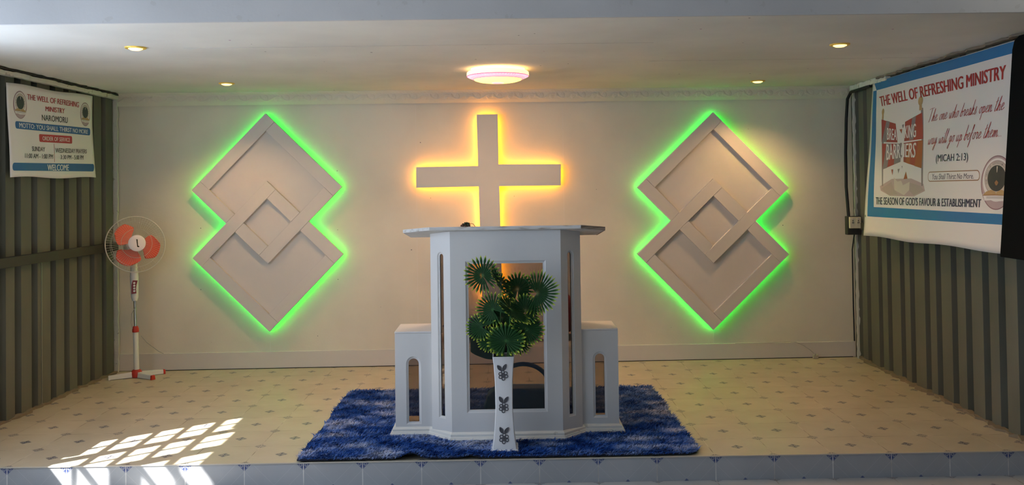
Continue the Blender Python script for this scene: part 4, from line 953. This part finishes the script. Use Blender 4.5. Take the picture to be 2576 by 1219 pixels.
LV = [  # hub px, depth, normal, tip direction (x,y,z), radius, coverage, fused share
 ((1214, 693), 5.10, (-.10, -1, .10), (-.55, 0, .85), .116, 350, .42),
 ((1302, 727), 5.20, (.15, -1, -.15), (.1, 0, 1), .112, 340, .60),
 ((1350, 738), 5.13, (-.35, -1, .45), (1, .0, .05), .145, 250, .45),
 ((1240, 779), 5.13, (-.25, -1, .05), (-.8, 0, .55), .108, 320, .5),
 ((1286, 778), 5.06, (.60, -.30, .72), (.78, .1, -.60), .128, 345, .66),
 ((1260, 712), 5.10, (.80, -.24, .55), (-.5, .1, .8), .110, 320, .66),
 ((1322, 780), 5.12, (.1, -1, .25), (.35, 0, 1), .100, 320, .62),
 ((1212, 822), 5.12, (-.25, -1, .70), (-1, 0, .25), .100, 310, .6),
 ((1325, 828), 5.09, (.25, -1, .60), (.85, 0, .45), .108, 320, .68),
 ((1273, 857), 5.04, (0, -1, .90), (0, .3, 1), .122, 345, .66),
 ((1236, 853), 5.09, (-.2, -1, .65), (-.75, 0, -.3), .086, 300, .62),
 ((1304, 856), 5.12, (.2, -1, .5), (.8, 0, -.2), .092, 300, .62),
 ((1262, 800), 5.17, (0, -1, .1), (-.2, 0, 1), .11, 340, .6),
]
for i, ((px, py), Y, nr, ud, R, cv, fu) in enumerate(LV):
    h_ = yy(px, py, Y); leaf(h_, nr, ud, R, cv, 25, fu, seed=i, cup=.10)
    bx, by = VX+random.uniform(-.03, .03), VY+random.uniform(-.03, .03)
    b0 = Vector((bx, by, .46)); nn = Vector(nr).normalized(); mid = b0.lerp(h_, .55)+Vector((0, .03, .03)); end = h_-nn*.004
    mb = MB(); pth = []
    for k_ in range(13):
        u = k_/12; pth.append(b0*(1-u)**2+mid*2*u*(1-u)+end*u*u)
    mb.tube(pth, [.0035-.0012*k_/12 for k_ in range(13)], 6); mb.build('stem', mat('palm_stem', (.06, .17, .045), .5) if i == 0 else bpy.data.materials['palm_stem'], pt, smooth=True)

# ------------------------------------------------------------------ pedestal fan
fx, fy = -3.085, 7.385
t = thing('pedestal_fan', (fx, fy, 0), 'white pedestal fan with three orange-red blades in the left corner', 'fan')
for k_, (tx, ty) in enumerate(((-3.27, 7.285), (-2.905, 7.515), (-2.905, 7.275))):
    d = Vector((tx-fx, ty-fy, 0)); L = d.length; d.normalize(); s_ = Vector((-d.y, d.x, 0))
    def q(a, b_, z): p = Vector((fx, fy, 0))+d*a+s_*b_; return (p.x, p.y, z)
    mb = MB(); mb.add([q(.02, -.021, .002), q(L, -.019, .002), q(L, .019, .002), q(.02, .021, .002), q(.02, -.018, .048), q(L, -.014, .036), q(L, .014, .036), q(.02, .018, .048)],
                      [(0, 3, 2, 1), (4, 5, 6, 7), (0, 1, 5, 4), (1, 2, 6, 5), (2, 3, 7, 6), (3, 0, 4, 7)])
    lg = mb.build('leg', 'fanwhite', t, bevel=.005)
    mb = MB(); mb.add([q(L-.012, -.021, .0), q(L+.006, -.020, .0), q(L+.006, .020, .0), q(L-.012, .021, .0), q(L-.012, -.017, .038), q(L+.006, -.014, .036), q(L+.006, .014, .036), q(L-.012, .017, .038)],
                      [(0, 3, 2, 1), (4, 5, 6, 7), (0, 1, 5, 4), (1, 2, 6, 5), (2, 3, 7, 6), (3, 0, 4, 7)])
    if k_: mb.build('end_cap', 'red', lg, bevel=.003)
    else: mb.build('end_cap', 'fanwhite', lg, bevel=.003)
mb = MB(); mb.lathe([(.042, 0), (.044, .035), (.036, .055), (.026, .062)], 24, Matrix.Translation((fx, fy, .004))); mb.build('hub_cross', 'red', t, smooth=True)
base_p = Vector((fx, fy, .05)); top_p = yy(337, 668, fy)
def ax(z): u = (z-.05)/(top_p.z-.05); return base_p.lerp(top_p, u)
mb = MB(); mb.tube([ax(.05), ax(.385)], .0215, 20); mb.build('lower_pole', 'fanwhite', t, smooth=True)
mb = MB(); mb.tube([ax(.375), ax(.38), ax(.405), ax(.425)], [.026, .027, .026, .018], 20); mb.build('height_collar', 'red', t, smooth=True)
mb = MB(); mb.tube([ax(.40), ax(.68)], .0105, 16); mb.build('upper_pole', 'chrome', t, smooth=True)
d_up = (top_p-base_p).normalized()
# control housing
mb = MB(); A = ax(.635); Bt = ax(.885); rs = [(.0, .020), (.03, .029), (.10, .0315), (.20, .034), (.25, .030)]
mb.tube([A+d_up*a for a, r in rs], [r for a, r in rs], 20); mb.build('control_housing', 'fanwhite', t, smooth=True)
cdir = Vector((.35, -.94, 0)).normalized(); cs = Vector((cdir.y*-1, cdir.x, 0))
mb = MB(); c0 = ax(.75); prof = [(-.023, -.055), (.016, -.050), (.012, -.02), (.016, .015), (.026, .055), (-.012, .058), (-.022, .02)]
mb.prism(prof, lambda a, b_: c0-cs*a*-1+Vector((0, 0, b_))+cdir*.038, lambda a, b_: c0+cs*a+Vector((0, 0, b_))+cdir*.018)
cp = mb.build('switch_panel', mat('dark_red_panel', (.22, .012, .015), .35), t); plabel(cp, 'dark red switch panel')
for i in range(4):
    c1 = c0+cdir*.038+Vector((0, 0, .036-.022*i)); mb = MB()
    mb.tube([c1, c1+cdir*.009], .0085, 12); mb.build('button', 'fanwhite', t, smooth=True)
# head
hc = yy(341, 614, fy-.06)
fd = Vector((math.sin(math.radians(33)), -math.cos(math.radians(33)), .20)).normalized()
Q = fd.to_track_quat('Z', 'Y').to_matrix().to_4x4(); HM = Matrix.Translation(hc) @ Q
mb = MB(); mb.lathe([(.02, -.20), (.055, -.19), (.070, -.15), (.072, -.08), (.060, -.06), (.03, -.055)], 32, HM); mb.build('motor_housing', 'fanwhite', t, smooth=True)
mb = MB(); nk = HM @ Vector((0, 0, -.12)); mb.tube([nk+Vector((0, 0, -.05)), A+d_up*.24], [.030, .028], 16); mb.build('neck', 'fanwhite', t, smooth=True)
def hp_(r, a, z): return HM @ Vector((r*math.cos(a), r*math.sin(a), z))
GR = .232
for nm, zz, lab in (('front_guard', 1, None), ('rear_guard', -1, None)):
    mb = MB(); nW = 64
    def gz(r): return zz*(.062*(1-(r/GR)**2.2)**.6 if r < GR else 0)+0
    for i in range(nW):
        a = 2*pi*i/nW
        mb.tube([hp_(r, a+.10*zz*(1-r/GR), gz(r)) for r in (.052, .09, .13, .17, .20, .222, GR)], .00075, 4, caps=False)
    for r in ((.052, .12, .19) if zz > 0 else (.07, .19)): mb.tube([hp_(r, 2*pi*k_/48, gz(r)) for k_ in range(49)], .0014, 5, caps=False)
    mb.tube([hp_(GR, 2*pi*k_/64, .002*zz) for k_ in range(65)], .0042, 8, caps=False); mb.build(nm, 'wire', t, smooth='all')
mb = MB(); mb.lathe([(.056, .052), (.066, .056), (.068, .062), (.060, .068), (.03, .071), (.004, .072)], 40, HM); cap_ = mb.build('badge_cap', mat('cap_white', (.78, .74, .76), .35), t, smooth=True)
mb = MB(); 
def cp2(x, y): return HM @ Matrix.Rotation(ang_up, 4, 'Z') @ Vector((x, y, 0))
# orientation on the dial: find the in-plane angle of world up
loc_up = Q.inverted() @ Vector((0, 0, 1)); ang_up = math.atan2(loc_up.y, loc_up.x)
def dial(x, y, z): # x right, y up as seen from the front
    c_, s_ = math.cos(ang_up), math.sin(ang_up); vx = Vector((c_, s_)); rx = Vector((s_, -c_)); v = vx*y+rx*x*1; return HM @ Vector((v.x, v.y, z))
test = (HM.to_3x3() @ Vector((math.sin(ang_up), -math.cos(ang_up), 0))); flip = 1 if test.x > 0 else -1
mb.prism([(-.006, .032), (.004, .030), (.006, -.022), (.016, -.028), (.012, -.036), (-.002, -.032)], lambda x, y: dial(flip*x, y, .0725), lambda x, y: dial(flip*x, y, .068)); mb.build('badge_mark', 'shade_mark', cap_)
for ba in (143, -7, 247):
    mb = MB(); nu, nv = 14, 12; a_mid = math.radians(ba)
    def bl(u, v):
        r = .045+.150*v; half = math.radians(50)*(math.sin(pi*(.18+.66*v)))**.8*(.62+.30*v)*1.15
        a = a_mid+math.radians(-16*v+4)+(u-.5)*2*half*(1-.25*max(0, v-.75)*4*(abs(u-.5)*2)**3)
        rr2 = r*(1-.06*(abs(u-.5)*2)**3*v*2)
        return dial(flip*rr2*math.cos(a), rr2*math.sin(a), .0+.045*(u-.5)*(.4+.6*v))
    mb.grid(bl, nu, nv); mb.build('blade', 'blade', t, smooth='all', recalc=False, solid=.0016)
mb = MB(); mb.lathe([(.048, -.02), (.05, .02), (.03, .03)], 24, HM); mb.build('blade_hub', 'blade', t, smooth=True)
mb = MB(); c0 = ax(.64)
mb.tube([c0+Vector((.02, -.03, .0)), c0+Vector((.022, -.035, -.05)), c0+Vector((-.015, -.03, -.11)), c0+Vector((-.022, -.02, -.18)), c0+Vector((-.012, -.02, -.235))], .0028, 6)
mb.tube([(fx+.03, fy+.02, .34), (fx+.045, fy+.10, .27), (fx+.09, 7.62, .17), (fx+.13, 7.628, .148)], .0024, 6); mb.build('power_cord', 'greycable', t, smooth=True)
